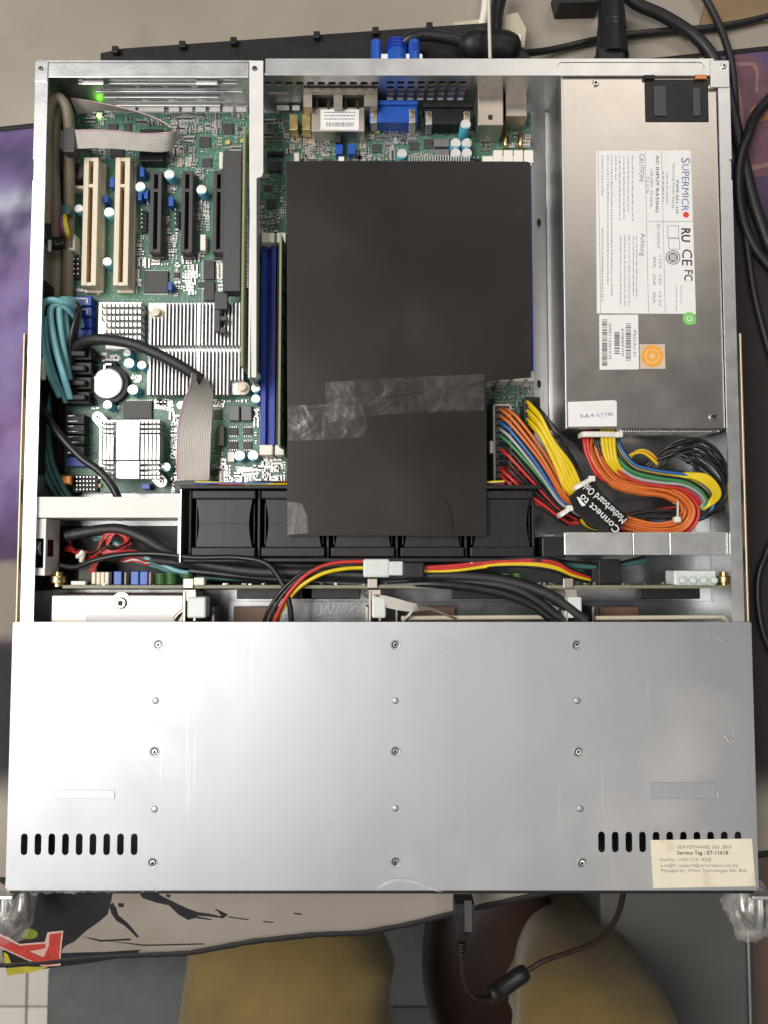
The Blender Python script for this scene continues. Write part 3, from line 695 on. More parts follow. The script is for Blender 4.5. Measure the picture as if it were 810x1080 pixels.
# --- ivory PCI slots: two lips and a dark keyed groove
def long_slot(name, x0, y0, x1, y1, z1, m_, key, groove=.30):
    keep.append((x0-1, y0-1, x1+1, y1+1))
    a, c, d, e = RC(x0, y0, x1, y1, z1); w = c-a; b = MB(); g0, g1 = a+w*(.5-groove/2), a+w*(.5+groove/2)
    b.box(a, g0, d, e, ZB+.02, z1, 0, .25); b.box(g1, c, d, e, ZB+.02, z1, 0, .25)
    b.box(g0, g1, d, d+2.2, ZB+.03, z1-.4); b.box(g0, g1, e-2.2, e, ZB+.03, z1-.4)
    ky = e-(e-d)*key; b.box(g0, g1, ky-1, ky+1, ZB+.03, z1-.3)
    b.box(a-.6, c+.6, d-1.2, e+1.2, ZB+.01, ZB+3.5, 0, .3)
    o = b.build(name, m_, board)
    b = MB(); n = int((e-d-5)/1.3)
    for i in range(n):
        y = d+2.6+i*1.3
        if abs(y-ky) > 1.6:
            b.box(g0+.05, g0+.45, y, y+.55, ZB+.3, z1-1.6); b.box(g1-.45, g1-.05, y, y+.55, ZB+.3, z1-1.6)
    b.box(g0+.5, g1-.5, d+2.3, e-2.3, ZB+.06, ZB+.4, 1)
    s = b.build('slot_contacts', [M['gold'] if m_ is M['cream'] else M['chip'], M['dark']], o); s['kind'] = 'stuff'
    return o
long_slot('pci_slot', 87, 166, 102.5, 301, 21.5, M['cream'], .22)
long_slot('pci_slot', 120.5, 166, 136, 301, 21.5, M['cream'], .22)
for x0 in (158, 191, 224.5): long_slot('pcie_slot', x0, 180, x0+12, 266, 19.0, M['slate'], .24, .34)

# --- memory slots
def dimm(x0, x1, y0, y1, latch=True, m_=M['blue']):
    a, c, d, e = RC(x0, y0, x1, y1, 16); b = MB(); w = c-a
    keep.append((x0-1, y0-8, x1+1, y1+8))
    b.box(a, a+w*.36, d, e, ZB+.02, 16, 0, .25); b.box(c-w*.36, c, d, e, ZB+.02, 16, 0, .25); b.box(a+w*.36, c-w*.36, d, e, ZB+.03, 12)
    o = b.build('memory_slot', m_, board)
    if latch:
        for yy, s in ((e, 1), (d, -1)):
            MB().box(a+.4, c-.4, yy+s*.3, yy+s*7.0, ZB+.02, 22, 0, .7).build('latch', M['ivory'], o)
    return o
dimm(275.5, 290.5, 260, 470)
dimm(291.5, 302.5, 260, 470, m_=M['blackp'])
dimm(553, 561.5, 180, 393)
for i in range(3): dimm(508+i*15, 520.5+i*15, 180, 393, m_=M['blue'] if i % 2 else M['blackp'])

# --- chips, chokes, headers
for x, y, w, h, z in ((240.7, 135.4, 10, 11, 1.4), (215.7, 149.4, 11, 11, 1.4), (218, 171, 10, 9, 1.4), (118.6, 134, 10, 8, 1.2), (134, 134, 8, 8, 1.2), (123, 160, 14, 12, 1.6),
                      (164.5, 297, 25, 23, 2.0), (145, 432, 30, 19, 2.2), (246, 455, 9, 8, 1.2), (261, 455, 9, 8, 1.2), (246, 469.5, 9, 8, 1.2), (261, 469.5, 9, 8, 1.2),
                      (449, 137.5, 11, 9, 1.3), (471, 137.5, 7, 8, 1.2), (436.5, 153.5, 10, 9, 1.2), (451.5, 151.5, 9, 10, 1.2), (397, 156, 9, 9, 1.3), (290, 175, 14, 11, 1.8), (286, 214, 9, 10, 1.5),
                      (283, 198, 7, 6, 1.2), (229, 437, 8, 10, 1.5), (212, 300, 7, 6, 1.2), (345, 170, 10, 6, 1.2), (186, 290, 6, 6, 1.1), (170, 465, 6, 8, 1.1)):
    c_ = part('chip', M['chip'], x-w/2, y-h/2, x+w/2, y+h/2, ZB+z, bev=.2)
    a, c, d, e = RC(x-w/2, y-h/2, x+w/2, y+h/2, ZB+z)
    b = MB(); n = max(3, int((c-a)/1.3))
    for i in range(n):
        xx = a+(c-a)*(i+.5)/n; b.box(xx-.22, xx+.22, d-.9, d+.05, ZB+.05, ZB+.5); b.box(xx-.22, xx+.22, e-.05, e+.9, ZB+.05, ZB+.5)
    k_ = b.build('chip_leads', M['tin'], c_); k_['kind'] = 'stuff'
for r in ((215, 274.5, 226, 294.5), (215, 296, 226, 317)):
    part('bus_chip', M['chip'], *r, ZB+2.0); part('marking_strip', M['silk'], r[0]-2.2, r[1], r[0]-.6, r[3], ZB+.2, bev=0)
for r in ((241, 427.5, 252.3, 443.5), (254.3, 427.5, 265.3, 443.5), (458, 146, 474, 154.5), (458, 157, 474, 165)): part('inductor', mat('ferrite', (.17, .17, .175), .55, .2, .1, 300) if r[0] == 241 else bpy.data.materials['ferrite'], *r, ZB+4.5, bev=.5)
part('choke_block', M['ivory'], 240, 476.5, 247, 487, ZB+4)
part('ide_header', M['blackp'], 147, 136, 172, 170, ZB+9, bev=.5)
part('panel_header', M['purplep'], 228, 449, 236, 470, ZB+6)
for r in ((147, 176, 152, 186), (115.5, 187, 120.5, 197), (145, 203, 149.5, 211), (151.8, 199, 156, 209), (109, 205, 113.5, 213), (177.5, 207, 183, 217), (177, 297, 181.5, 306), (149, 510, 158, 516), (353.5, 151.5, 361.5, 162), (367, 151.5, 375, 162)):
    part('jumper', M['blue2'], *r, ZB+7.5, bev=.4)
def pins(x0, y0, nx, ny, sx, sy, h=7, name='pin_header'):
    b = MB(); keep.append((x0-3, y0-3, x0+nx*sx+1, y0+ny*sy+1))
    for i in range(nx):
        for j in range(ny):
            p = P(x0+i*sx, y0+j*sy, ZB+h); b.box(p.x-.36, p.x+.36, p.y-.36, p.y+.36, ZB+2.2, ZB+h, 1)
    q0, q1 = P(x0-sx*.5, y0-sy*.5, ZB+h), P(x0+(nx-.5)*sx, y0+(ny-.5)*sy, ZB+h)
    b.box(q0.x, q1.x, q1.y, q0.y, ZB+.02, ZB+2.2)
    return b.build(name, [M['blackp'], M['tin']], board)
pins(149.5, 221, 1, 5, 5, 4.6); pins(74, 273, 3, 4, 4, 5.2); pins(81, 503, 6, 4, 3.6, 4.4, 6); pins(185, 221, 1, 4, 4, 4.6); pins(283, 158, 4, 1, 4.4, 4); pins(150, 446, 2, 2, 4, 4); pins(500, 166, 3, 1, 4.2, 4)
# buzzer, white fan connector, coin cell
p = P(81, 180, ZB+8); MB().lathe(p.x, p.y, [(5.8, ZB+.02), (5.8, ZB+7.4), (5.2, ZB+8), (1.3, ZB+8), (1.1, ZB+7)], 26, ms=[0, 0, 0, 1, 1]).build('buzzer', [M['slate'], M['dark']], board, smooth=40)
keep.append((70, 169, 92, 191))
b = MB(); b.pbox(66, 261, 79, 264, ZB+9, ZB, 0, .2); b.pbox(76.5, 247, 79, 261, ZB+9, ZB, 0, .2); b.pbox(66, 247, 76, 261, ZB+2.5, ZB, 0, .2); b.build('fan_connector', M['ivory'], board)
keep.append((60, 244, 82, 266))
part('ivory_rail', M['cream'], 70, 195.5, 88, 199, ZB+7)
p = P(113, 404, ZB+7); r = 10.2
b = MB(); b.lathe(p.x, p.y, [(13, ZB+.02), (13, ZB+4.5), (11, ZB+4.8)], 30); b.box(p.x-4, p.x+5, p.y+8, p.y+15, ZB+.02, ZB+5, 0, .5)
hold = b.build('battery_holder', M['blackp'], board, smooth=40)
MB().lathe(p.x, p.y, [(r, ZB+4.9), (r, ZB+6.6), (r-.5, ZB+7), (r-1.6, ZB+7.05)], 40).build('coin_cell', M['aluw'], hold, smooth=40)
b = MB(); b.box(p.x-2.5, p.x-.8, p.y+8.5, p.y+13, ZB+6, ZB+8, 0, .3); b.box(p.x-2.5, p.x+3, p.y+11.5, p.y+13, ZB+6, ZB+8, 0, .3); b.build('battery_clip', M['tin'], hold)
keep.append((90, 382, 136, 426))
# capacitors
for c in ((178.5, 184, 6), (212.5, 200, 6), (83, 220, 4.6), (115, 224, 5.6), (113, 276, 5.2), (148, 197, 5.6), (136, 383, 6.2), (149.5, 385, 5), (134, 372.5, 4.4), (140, 411, 6.2), (113.3, 427, 5.2),
          (175, 492.6, 5.2), (191, 427.5, 5.2), (201, 427, 4.4), (270, 397, 5), (269.7, 409.4, 5.2), (269.7, 420.7, 5.2), (252.6, 480.6, 6), (266.8, 480.3, 6),
          (480.5, 150.8, 5.4), (492.3, 150.8, 5.4), (480.5, 161.5, 5.4), (492.3, 161.5, 5.4), (424, 162, 5.6)):
    capacitor(*c); keep.append((c[0]-c[2]-1, c[1]-c[2]-1, c[0]+c[2]+1, c[1]+c[2]+3))
capacitor(491, 131, 6, 15)
for r in ((211, 247, 217, 264), (260, 142, 263, 160), (231, 160, 235, 178), (150.5, 326, 153, 330)): part('ivory_clip', M['ivory'], *r, ZB+6, bev=.6)
for px, py in ((162, 168), (256, 148), (240, 150), (398, 138), (404, 132), (104, 512), (78, 510)): part('tantalum_chip', M['tantal'], px-2.6, py-2, px+2.6, py+2, ZB+2)
part('electrolytic_block', M['copper'], 60, 500, 76, 512, ZB+9, bev=1.5)

# --- chipset heatsink: base, two rows of fins, middle spine, push pins
hs = thing('chipset_heatsink', 'large grey finned aluminium heatsink beside the riser bracket', 'heatsink', (*P(206, 366, ZB+2)[:2], ZB+2))
keep.append((150, 314, 262, 420))
part('heatsink_base', M['alu'], 155.5, 319, 258, 416.5, ZB+5.5, ZB+2.1, .3, hs, False)
FIN_T = ZB+11.5
x0 = P(158.5, 366, FIN_T).x; x1 = P(256, 366, FIN_T).x; NF = 26
for row, (ya, yb) in enumerate(((319, 364.3), (369.5, 416.5))):
    y1, y0 = P(206, ya, FIN_T).y, P(206, yb, FIN_T).y
    fin_me = shared('fin', M['alu'], lambda b: b.box(-.60, .60, 0, y1-y0, 0, FIN_T-ZB-5.4, 0, .18), False)
    short_me = shared('fin', M['alu'], lambda b: b.box(-.60, .60, 0, (y1-y0)-9.5, 0, FIN_T-ZB-5.4, 0, .18), False)
    wide_me = shared('fin', M['alu'], lambda b: b.box(-1.2, 1.2, 0, y1-y0, 0, FIN_T-ZB-5.4, 0, .18), False)
    for i in range(NF):
        x = x0+(x1-x0)*i/(NF-1)
        if row == 0 and i < 4: link('fin', short_me, None, hs, (x*MM, y0*MM, (ZB+5.45)*MM))
        elif row == 1 and i > 21: link('fin', short_me, None, hs, (x*MM, (y0+9.5)*MM, (ZB+5.45)*MM))
        else: link('fin', wide_me if i == 13 else fin_me, None, hs, (x*MM, y0*MM, (ZB+5.45)*MM))
for px, py in ((164, 329), (255, 408)):
    p = P(px, py, ZB+12); MB().lathe(p.x, p.y, [(4.3, ZB+5.5), (4.3, ZB+8), (2.6, ZB+8.2), (2.6, ZB+12), (1.6, ZB+12.2)], 16).build('push_pin', M['cream'], hs, smooth=40)
b = MB(); b.pbox(226, 308, 240, 326, 27, 24, 0, .5); b.pbox(226, 326, 232, 350, 26, 22.5, 0, .5); b.pbox(232, 333, 240, 338, 26, 23, 0, .5); b.pbox(232, 345, 238, 351, 26, 23, 0, .5); 
b.build('retention_hook', M['slate'], hs)
# --- pin-fin heatsink under the ivory slots
hp = thing('pin_heatsink', 'small bright pin-fin heatsink below the ivory slots', 'heatsink', (*P(127, 338, ZB+1)[:2], ZB+1))
keep.append((100, 312, 154, 372))
part('heatsink_base', M['aluw'], 103.5, 318.5, 149.5, 359, ZB+7, ZB+1, .3, hp, False)
pin_me = shared('pin_fin', M['aluw'], lambda b: b.box(-1.05, 1.05, -1.4, 1.4, 0, 9, 0, .3), False)
for i in range(10):
    for j in range(6):
        if (i, j) in ((0, 4), (0, 3)): continue
        p = P(106+i*4.55, 321.5+j*6.9, ZB+16); link('pin_fin', pin_me, None, hp, (p.x*MM, p.y*MM, (ZB+7.0)*MM))
part('heatsink_foot', M['aluw'], 111, 362, 136, 368, ZB+9, ZB+.1, .3, hp, False)
# --- lower heatsink: flat spine, fins, pinned ends and two screw ears
hl = thing('lower_heatsink', 'bright heatsink with flat spine and two slanted screw ears near the cross member', 'heatsink', (*P(136, 474, ZB+1)[:2], ZB+1))
keep.append((94, 434, 178, 516))
part('heatsink_base', M['aluw'], 104, 442.5, 168.5, 505, ZB+7, ZB+1, .3, hl, False)
zt = ZB+16
part('spine', M['aluw'], 122.5, 443, 147, 485, zt, ZB+7.02, .3, hl, False); part('spine', M['aluw'], 122.5, 486.5, 147, 505, zt, ZB+7.02, .3, hl, False)
a_me = shared('fin', M['aluw'], lambda b: b.box(-1.0, 1.0, -7.4, 7.4, 0, 9, 0, .25), False)
s_me = shared('pin_fin', M['aluw'], lambda b: b.box(-1.0, 1.0, -.95, .95, 0, 9, 0, .25), False)
for i in range(9):
    px = 106+i*4.0 if i < 4 else 150+(i-4)*4.2
    p = P(px, 473, zt); link('fin', a_me, None, hl, (p.x*MM, p.y*MM, (ZB+7)*MM))
    for py in (445, 450, 455, 460 if False else 459.5, 488, 493.5, 499, 503.5):
        p = P(px, py, zt); link('pin_fin', s_me, None, hl, (p.x*MM, p.y*MM, (ZB+7)*MM))
for (ax, ay), (ex, ey) in (((103, 440), (112, 450)), ((170, 508), (160, 498))):
    p, q = P(ax, ay, ZB+9), P(ex, ey, ZB+9); d = (q-p).normalized(); n = Vector((-d.y, d.x, 0))*3.6
    poly = [tuple((p+n)[:2])]
    for k in range(1, 8): a = math.pi*k/8; poly.append(tuple((p+n*math.cos(a)-d*3.6*math.sin(a))[:2]))
    poly += [tuple((p-n)[:2]), tuple((q-n)[:2]), tuple((q+n)[:2])]
    e_ = MB().prism(poly, ZB+6.5, ZB+9).build('screw_ear', M['aluw'], hl); screw(ax, ay, ZB+9, hl, .62)
MB().pbox(144, 449, 152, 456, ZB+3, ZB+1.2).build('thermal_pad', M['slate'], hl)

# --- SATA port blocks at the left edge
for k in range(4):
    y = 312+k*11.5
    o = part('sata_port', M['blue'], 76, y, 96.5, y+10.5, ZB+9, bev=.5)
    b = MB(); b.pbox(79, y+2.2, 92, y+3.4, ZB+9.25, ZB+9.02); b.pbox(91, y+2.2, 92.4, y+8, ZB+9.25, ZB+9.02); b.build('port_key', M['ivory'] if k < 2 else M['blue2'], o)
for k in range(4):
    y = 437+k*11
    o = part('front_port', M['blackp'], 70, y, 89, y+10, ZB+9, bev=.4)
    b = MB(); pts = spline(W((72, y+1.6, ZB+9.1), (82, y+1.6, ZB+9.1), (86.5, y+3, ZB+9.1), (87, y+5, ZB+9.1), (86, y+7, ZB+9.1), (72, y+7.4, ZB+9.1)), 4); b.tube(pts, .55, 6).build('port_shell', M['tin'], o, smooth=60)
part('blue_base', M['blue'], 70, 482, 92, 492, ZB+5)
# status LED, lit green
p = P(104, 121, ZB+2); MB().lathe(p.x, p.y, [(1.5, ZB+.02), (1.5, ZB+1.2), (.9, ZB+2), (.2, ZB+2.2)], 12).build('status_light', M['greenled'], board, smooth=50)

# --- rear connectors
def io_box(name, m_, x0, y0, x1, y1, z, bev=.4): return part(name, m_, x0, y0, x1, y1, z, bev=bev)
lan = io_box('network_jack_block', M['brown_metal'], 328.5, 113, 384.5, 138.5, ZB+14)
b = MB(); b.pbox(320, 93, 398, 97, 30, 8); b.pbox(320, 97, 329, 113, 28, 8); b.pbox(384, 97, 398, 112, 27, 8); b.pbox(352, 97, 361, 113, 27, 8)
b.pbox(329, 97, 352, 99.5, 28.2, 24); b.pbox(361, 97, 384, 99.5, 28.2, 24); b.build('jack_frame', M['brown_metal'], lan)
for px in (334, 346.5, 364.5, 377): MB().pbox(px-1.6, 104, px+1.6, 114.5, ZB+14.6, ZB+13.6, 0, .2).build('spring_tab', M['dark'], lan)
ll = MB().pbox(338, 115.5, 378.5, 137, ZB+14.2, ZB+14.02).build('jack_label', M['label'], lan)
b = MB(); z_ = ZB+14.26
for r_, y in enumerate((118.5, 122, 125.5)):
    x = 342.0
    while x < 374: w = random.uniform(1, 3.4); b.pbox(x, y-.55, min(x+w, 375), y+.55, z_, z_-.03); x += w+.8
x = 344.0
while x < 373: w = random.uniform(.4, 1.0); b.pbox(x, 129, x+w, 133.5, z_, z_-.03); x += w+random.uniform(.4, 1)
o = b.build('fine_print', M['greyink'], ll); o['kind'] = 'stuff'
MB().pbox(353.5, 138.8, 359.5, 150, ZB+10, ZB+.1, 0, .3).build('jack_latch', M['dark'], lan)
for x0 in (305, 318.5): io_box('gold_connector', M['brass'], x0, 120, x0+9, 137, ZB+11)
def dsub(x0, y0, x1, y1, m_, nm):
    o = io_box(nm, m_, x0, y0+4, x1, y1, ZB+12); MB().pbox(x0-1, y0, x1+1, y0+4.6, ZB+14, ZB+.05, 0, .4).build('connector_lip', m_, o)
    for xx in (x0+1.5, x1-8.5):
        c = MB().pbox(xx, y0+9, xx+7, y1+.6, ZB+12.6, ZB+.04, 0, .4).build('bracket_clamp', M['tin'], o)
        p = P(xx+3.5, y0+13, ZB+12.6); MB().lathe(p.x, p.y, [(1.7, ZB+12.6), (1.5, ZB+13.4), (.6, ZB+13.4)], 12).build('clamp_nut', M['brass'], o, smooth=40)
    return o
dsub(389.5, 105.5, 440, 129, M['blue2'], 'display_port_connector'); dsub(447.5, 108, 497.5, 131, M['blackp'], 'serial_port_connector')
b = MB(); p0 = RC(504, 95, 531, 132, ZB+22); b.box(p0[0], p0[1], p0[2], p0[3]+3, ZB+.02, ZB+22, 0, .5); o = b.build('usb_lan_jack', M['brown_metal'], board); keep.append((502, 90, 533, 150))
MB().pbox(515, 121, 519.5, 126, ZB+22.2, ZB+22.02).build('lock_hole', M['dark'], o)
b = MB(); p0 = RC(533.5, 95.5, 556, 122.5, ZB+17); b.box(p0[0], p0[1], p0[2], p0[3]+3, ZB+.02, ZB+17, 0, .5); b.build('usb_jack', M['brown_metal'], board); keep.append((532, 90, 560, 140))
b = MB(); b.pbox(492, 83, 562, 89, 32, 22); b.build('io_shield', M['brown_metal'], board)
for px in (533, 549):
    pts = W((px, 140, ZB+3), (px, 146, ZB+6), (px, 153, ZB+6), (px, 158, ZB+3)); MB().tube(spline(pts, 4), 1.7, 8).build('gold_lead', M['brass'], board, smooth=60)
for i in range(4): part('latch_block', M['ivory'], 520.5+i*10.8, 158, 530.3+i*10.8, 171.5, 23, bev=.5)
for i in range(4): part('latch_block', M['ivory'], 516+i*12.2, 394, 526+i*12.2, 400, 21, bev=.5)
b = MB()
for i in range(24): b.pbox(431+i*2.75, 163.5, 432.2+i*2.75, 170, 24, ZB+.05)
o = b.build('regulator_pins', M['tin'], board); o['kind'] = 'stuff'
part('regulator_block', M['slate'], 420, 169, 500, 190, 22)
part('plastic_peg', M['ivory'], 310, 161, 315.5, 172, 16); part('plastic_peg', M['ivory'], 357, 165, 363, 172, 14)

# --- CPU heatsink under the black sheet (carries it)
ck = thing('cpu_heatsink', 'finned processor heatsink hidden under the taped black sheet', 'heatsink', (*P(400, 310, ZB+4)[:2], ZB+4))
x0, x1, y0, y1 = RC(330, 225, 480, 400, 40)
MB().box(x0, x1, y0, y1, ZB+4, ZB+10).build('heatsink_base', M['copper'], ck)
fme = shared('fin', M['alu'], lambda b: b.box(-.3, .3, y0, y1, 0, 21.5), False)
for i in range(26): link('fin', fme, None, ck, ((x0+1+(x1-x0-2)*i/25)*MM, 0, (ZB+10.02)*MM))
keep.append((303, 172, 500, 420))

# --- memory stick
rk = thing('memory_stick', 'memory module standing edge-on in the slot beside the black sheet', 'memory module', (*P(296, 360, 14)[:2], 14))
a, c, d, e = RC(294, 246, 296.8, 470, 38); MB().box(a, a+1.3, d, e, 12.1, 38).build('module_board', M['ram'], rk)
for i in range(8): yy = d+6+i*15.4; MB().box(a+1.32, a+2.4, yy, yy+11, 18, 34, 0, .2).build('memory_chip', M['chip'], rk)

# --- small surface parts: uncountable, real little bodies with tinned ends
b = MB(); random.seed(21)
def free(x, y, w=3): return all(not (k[0]-w < x < k[2]+w and k[1]-w < y < k[3]+w) for k in keep)
zones = [(78, 120, 262, 178, 520), (138, 178, 262, 318, 700), (80, 300, 104, 315, 16), (98, 360, 262, 444, 480), (170, 420, 300, 516, 800), (268, 125, 302, 250, 170), (300, 138, 500, 171, 420), (500, 135, 560, 160, 50), (500, 400, 562, 430, 90), (100, 505, 190, 518, 60)]
for x0, y0, x1, y1, n in zones:
    k = 0; tries = 0
    while k < n and tries < n*8:
        tries += 1
        cx, cy = random.uniform(x0, x1), random.uniform(y0, y1)
        vert = random.random() < .5; run = random.choice((1, 2, 3, 4, 6)); step = random.choice((2.4, 2.9, 3.5)); big = random.choice((1, 1, 1.25, 1.7)); mt = random.choice((0, 0, 1, 1, 1, 1, 3))
        for r_ in range(run):
            px, py = (cx+r_*step, cy) if vert else (cx, cy+r_*step)
            if px > x1 or py > y1 or not free(px, py): continue
            p = P(px, py, ZB+.6); l, w = .95*big, .5*big
            hx, hy = (w, l) if vert else (l, w); h = ZB+.45+.35*big
            ex, ey = (0, l*.45) if vert else (l*.45, 0)
            b.box(p.x-hx+ex*.5, p.x+hx-ex*.5, p.y-hy+ey*.5, p.y+hy-ey*.5, ZB+.01, h, mt)
            for s in (-1, 1):
                qx, qy = p.x+s*(hx-ex*.5 if ex else 0), p.y+s*(hy-ey*.5 if ey else 0)
                tx, ty = (hx+.03, .3*big) if vert else (.3*big, hy+.03)
                b.box(qx-tx, qx+tx, qy-ty, qy+ty, ZB+.01, h+.03, 2)
            k += 1
o = b.build('surface_components', [M['ceramic'], M['chip'], M['tin'], M['silk']], board); o['kind'] = 'stuff'
b = MB()
for x0, y0, x1, y1, n in zones:
    for _ in range(n//4):
        px, py = random.uniform(x0, x1), random.uniform(y0, y1)
        if not free(px, py, 1): continue
        l = random.uniform(2, 9)
        if random.random() < .5: b.pbox(px, py, px+l, py+.5, ZB+.04, ZB+.012)
        else: b.pbox(px, py, px+.5, py+l, ZB+.04, ZB+.012)
o = b.build('silkscreen_lines', M['silk'], board); o['kind'] = 'stuff'

# ================================================================== RISER CARD
rc = thing('riser_card', 'upright riser card with a long dark slot, clipped beside the white bracket', 'riser card', (*P(257, 270, ZB)[:2], ZB))
a, c, d, e = RC(255, 135, 258, 386, 38); MB().box(a, a+1.4, d, e, ZB+4, 38).build('riser_board', M['ram'], rc)
MB().pbox(235.5, 158.5, 254.3, 307, 31, 20, 0, .6).build('riser_slot', M['slate'], rc)
b = MB()
for i in range(52):
    y = 172+i*2.55; b.pbox(258.2, y, 262.0, y+1.2, 33, 30.5)
o = b.build('riser_pins', M['tin'], rc); o['kind'] = 'stuff'
b = MB(); b.pbox(258.2, 136, 261.5, 168, 30, 22); b.build('riser_chip', M['wgreen'], rc)

# ================================================================== BLACK SHEET over memory and processor
sh = thing('air_shroud', 'improvised black plastic air shroud in two sheets taped together', 'air shroud', (*P(430, 330, 41)[:2], 40))
def sheet(name, px, z0, fz, th=.7, m_=None, par=None):
    """a sheet with its own slight warp: fz(x,y) in mm"""
    pts = [P(x, y, z0) for x, y in px]
    bm = bmesh.new(); vv = [bm.verts.new(p) for p in pts]; f = bm.faces.new(vv); bm.normal_update()
    if f.normal.z < 0: bmesh.ops.reverse_faces(bm, faces=[f])
    bmesh.ops.triangulate(bm, faces=bm.faces[:])
    for _ in range(4 if th > .3 else 6):
        es = [e for e in bm.edges if e.calc_length() > (9 if th > .3 else 2.2)]
        if es: bmesh.ops.subdivide_edges(bm, edges=es, cuts=1); bmesh.ops.triangulate(bm, faces=bm.faces[:])
    for v in bm.verts: v.co.z = z0+fz(v.co.x, v.co.y)
    top = [tuple(v.co) for v in bm.verts]; bm.verts.index_update(); n = len(top)
    fs = [tuple(v.index for v in f.verts) for f in bm.faces]; be = [(e.verts[0].index, e.verts[1].index) for e in bm.edges if e.is_boundary]
    b = MB(); b.add(top+[(x, y, z-th) for x, y, z in top], fs+[tuple(i+n for i in f[::-1]) for f in fs]+[(p, q, q+n, p+n) for p, q in be])
    bm.free(); return b.build(name, m_ or M['sheet'], par, smooth=30)
nz = lambda x, y, k=.02, a=.35: a*noise.noise(Vector((x*k, y*k, 4)))
sheet('upper_sheet', [(302.3, 170), (330, 169.7), (556, 170.5), (559.5, 172), (560, 398), (514, 402), (500, 405), (345, 428.5), (303, 437)], 42.3, lambda x, y: nz(x, y), par=sh)
sheet('lower_sheet', [(303, 434), (345, 426), (500, 402.5), (513, 400), (513.6, 565.5), (400, 564.8), (302.5, 565)], 41.4, lambda x, y: nz(x, y)-.2, par=sh)
# clear tape pieces
def tape(px, z, nm='tape_strip', seed=0): return sheet(nm, px, z, lambda x, y: .25*noise.noise(Vector((x*.1, y*.1, seed)))+.18*abs(noise.noise(Vector((x*.22+y*.1, y*.16, seed+3)))), .05, M['tape'], sh)
tape([(343, 403), (395, 399.5), (511, 394.5), (510.5, 433), (430, 436), (388, 438.5), (350, 441), (344, 440)], 43.0, seed=1)
tape([(447, 397), (511, 395), (510.5, 432.5), (449, 433), (448, 416)], 43.25, seed=2)
tape([(303, 428), (350, 426), (382, 428), (388, 450), (384, 461), (340, 464), (304, 465)], 42.9, seed=3)
tape([(343, 404), (374, 401.5), (375, 441), (346, 446)], 43.3, seed=4)
for pts in ([(305, 456), (320, 445), (332, 434), (345, 429)], [(378, 427), (386, 440), (387, 455), (383, 461)], [(447, 397), (449, 412), (447, 424), (450, 434)], [(394, 401), (395, 438)], [(499, 396), (498, 432)], [(450, 412), (475, 410), (495, 403)]):
    MB().tube(spline(W(*[(x, y, 43.4) for x, y in pts]), 6), .17, 5).build('tape_crease', M['tape'], sh, smooth=60)
sheet('film_corner', [(303, 529), (318, 531), (324, 545), (325, 562), (303, 564)], 41.75, lambda x, y: nz(x, y)-.1, .05, M['wrap2'], sh)
MB().tube(spline(W((467, 526, 42.2), (473, 535, 42.2), (476, 548, 42.2), (477, 560, 42.2)), 5), .3, 5).build('sheet_scratch', M['dark'], sh)

# ================================================================== FANS
fan_x = (200, 273.5, 347, 420.5, 494); FW = 71
def make_fan():
    root = thing('cooling_fan', None, None, (0, 0, 1.3))
    h = 38.6
    for y0, y1 in ((-20.5, -14.5), (15, 20.5)):
        b = MB(); b.box(-19.6, 19.6, y0, y1, 1.5, h, 0, .8); o = b.build('flange', M['blackp'], root)
        for sx in (-1, 1): MB().lathe(sx*16.2, (y0+y1)/2, [(1.7, h-.3), (1.6, h+.1), (.9, h+.1), (.8, h-.1)], 12).build('screw_post', M['blackp'], o, smooth=40)
    # two half shells with pinched flanks; the joint between them stays open a hair
    for sx in (-1, 1):
        for y0, y1 in ((-14.3, .1), (.25, 14.8)):
            out = []; n = 8
            for i in range(n+1):
                y = y0+(y1-y0)*i/n; k = math.cos(y/15*1.45); out.append((sx*(17.6-2.2*k), y))
            out += [(sx*.07, y1), (sx*.07, y0)]
            b = MB(); b.prism(out, 3, 36.8); b.build('housing_shell', M['fan'], root, smooth=35)
    for sx in (-1, 1): MB().box(sx*18.4, sx*17.4, -13, 13, 4, 33, 0, .3).build('wire_channel', M['blackp'], root)
    return root
fan0 = make_fan()
def copy_tree(o, parent, off):
    c = o.copy(); COL.objects.link(c)
    c.matrix_basis = Matrix.Translation(off) @ o.matrix_basis
    if parent is not None: c.parent = parent; c.matrix_parent_inverse = parent.matrix_basis.inverted()
    for k in [k for k in o.children]: copy_tree(k, c, off)
    return c
FLAB = ['dark plastic cooling fan fully uncovered next to the white cross member', 'dark cooling fan half under the corner of the black sheet beside the uncovered fan',
        'dark cooling fan covered by the black sheet, middle of the five', 'dark cooling fan covered by the black sheet between the middle fan and the end fan',
        'dark cooling fan below the wide motherboard power connector, at the end of the row']
fy = P(300, 552, 39).y
for i, px in enumerate(fan_x):
    x = P(px+FW/2, 552, 39).x; off = Vector((x*MM, fy*MM, 0))
    r = copy_tree(fan0, None, off); tag(r, FLAB[i], 'fan', 'row of cooling fans')
for o in list(fan0.children):
    for k in list(o.children): bpy.data.objects.remove(k)
    bpy.data.objects.remove(o)
bpy.data.objects.remove(fan0)
ft = thing('fan_tray', 'black plastic tray and frame holding the row of cooling fans', 'fan tray', (P(380, 552, 5).x, fy, 1.2))
b = MB(); xa, xb = P(190, 552, 40).x, P(571, 552, 40).x
b.box(xa, xb, fy+21.2, fy+23.5, 1.3, 41, 0, .4); b.build('tray_rail', M['blackp'], ft)
b = MB(); b.box(xa, xb, fy-23.6, fy-21.2, 1.3, 39, 0, .4); b.build('tray_rail', M['blackp'], ft)
MB().box(xa, xb, fy-21, fy+21, 1.22, 2.4).build('tray_base', M['blackp'], ft)
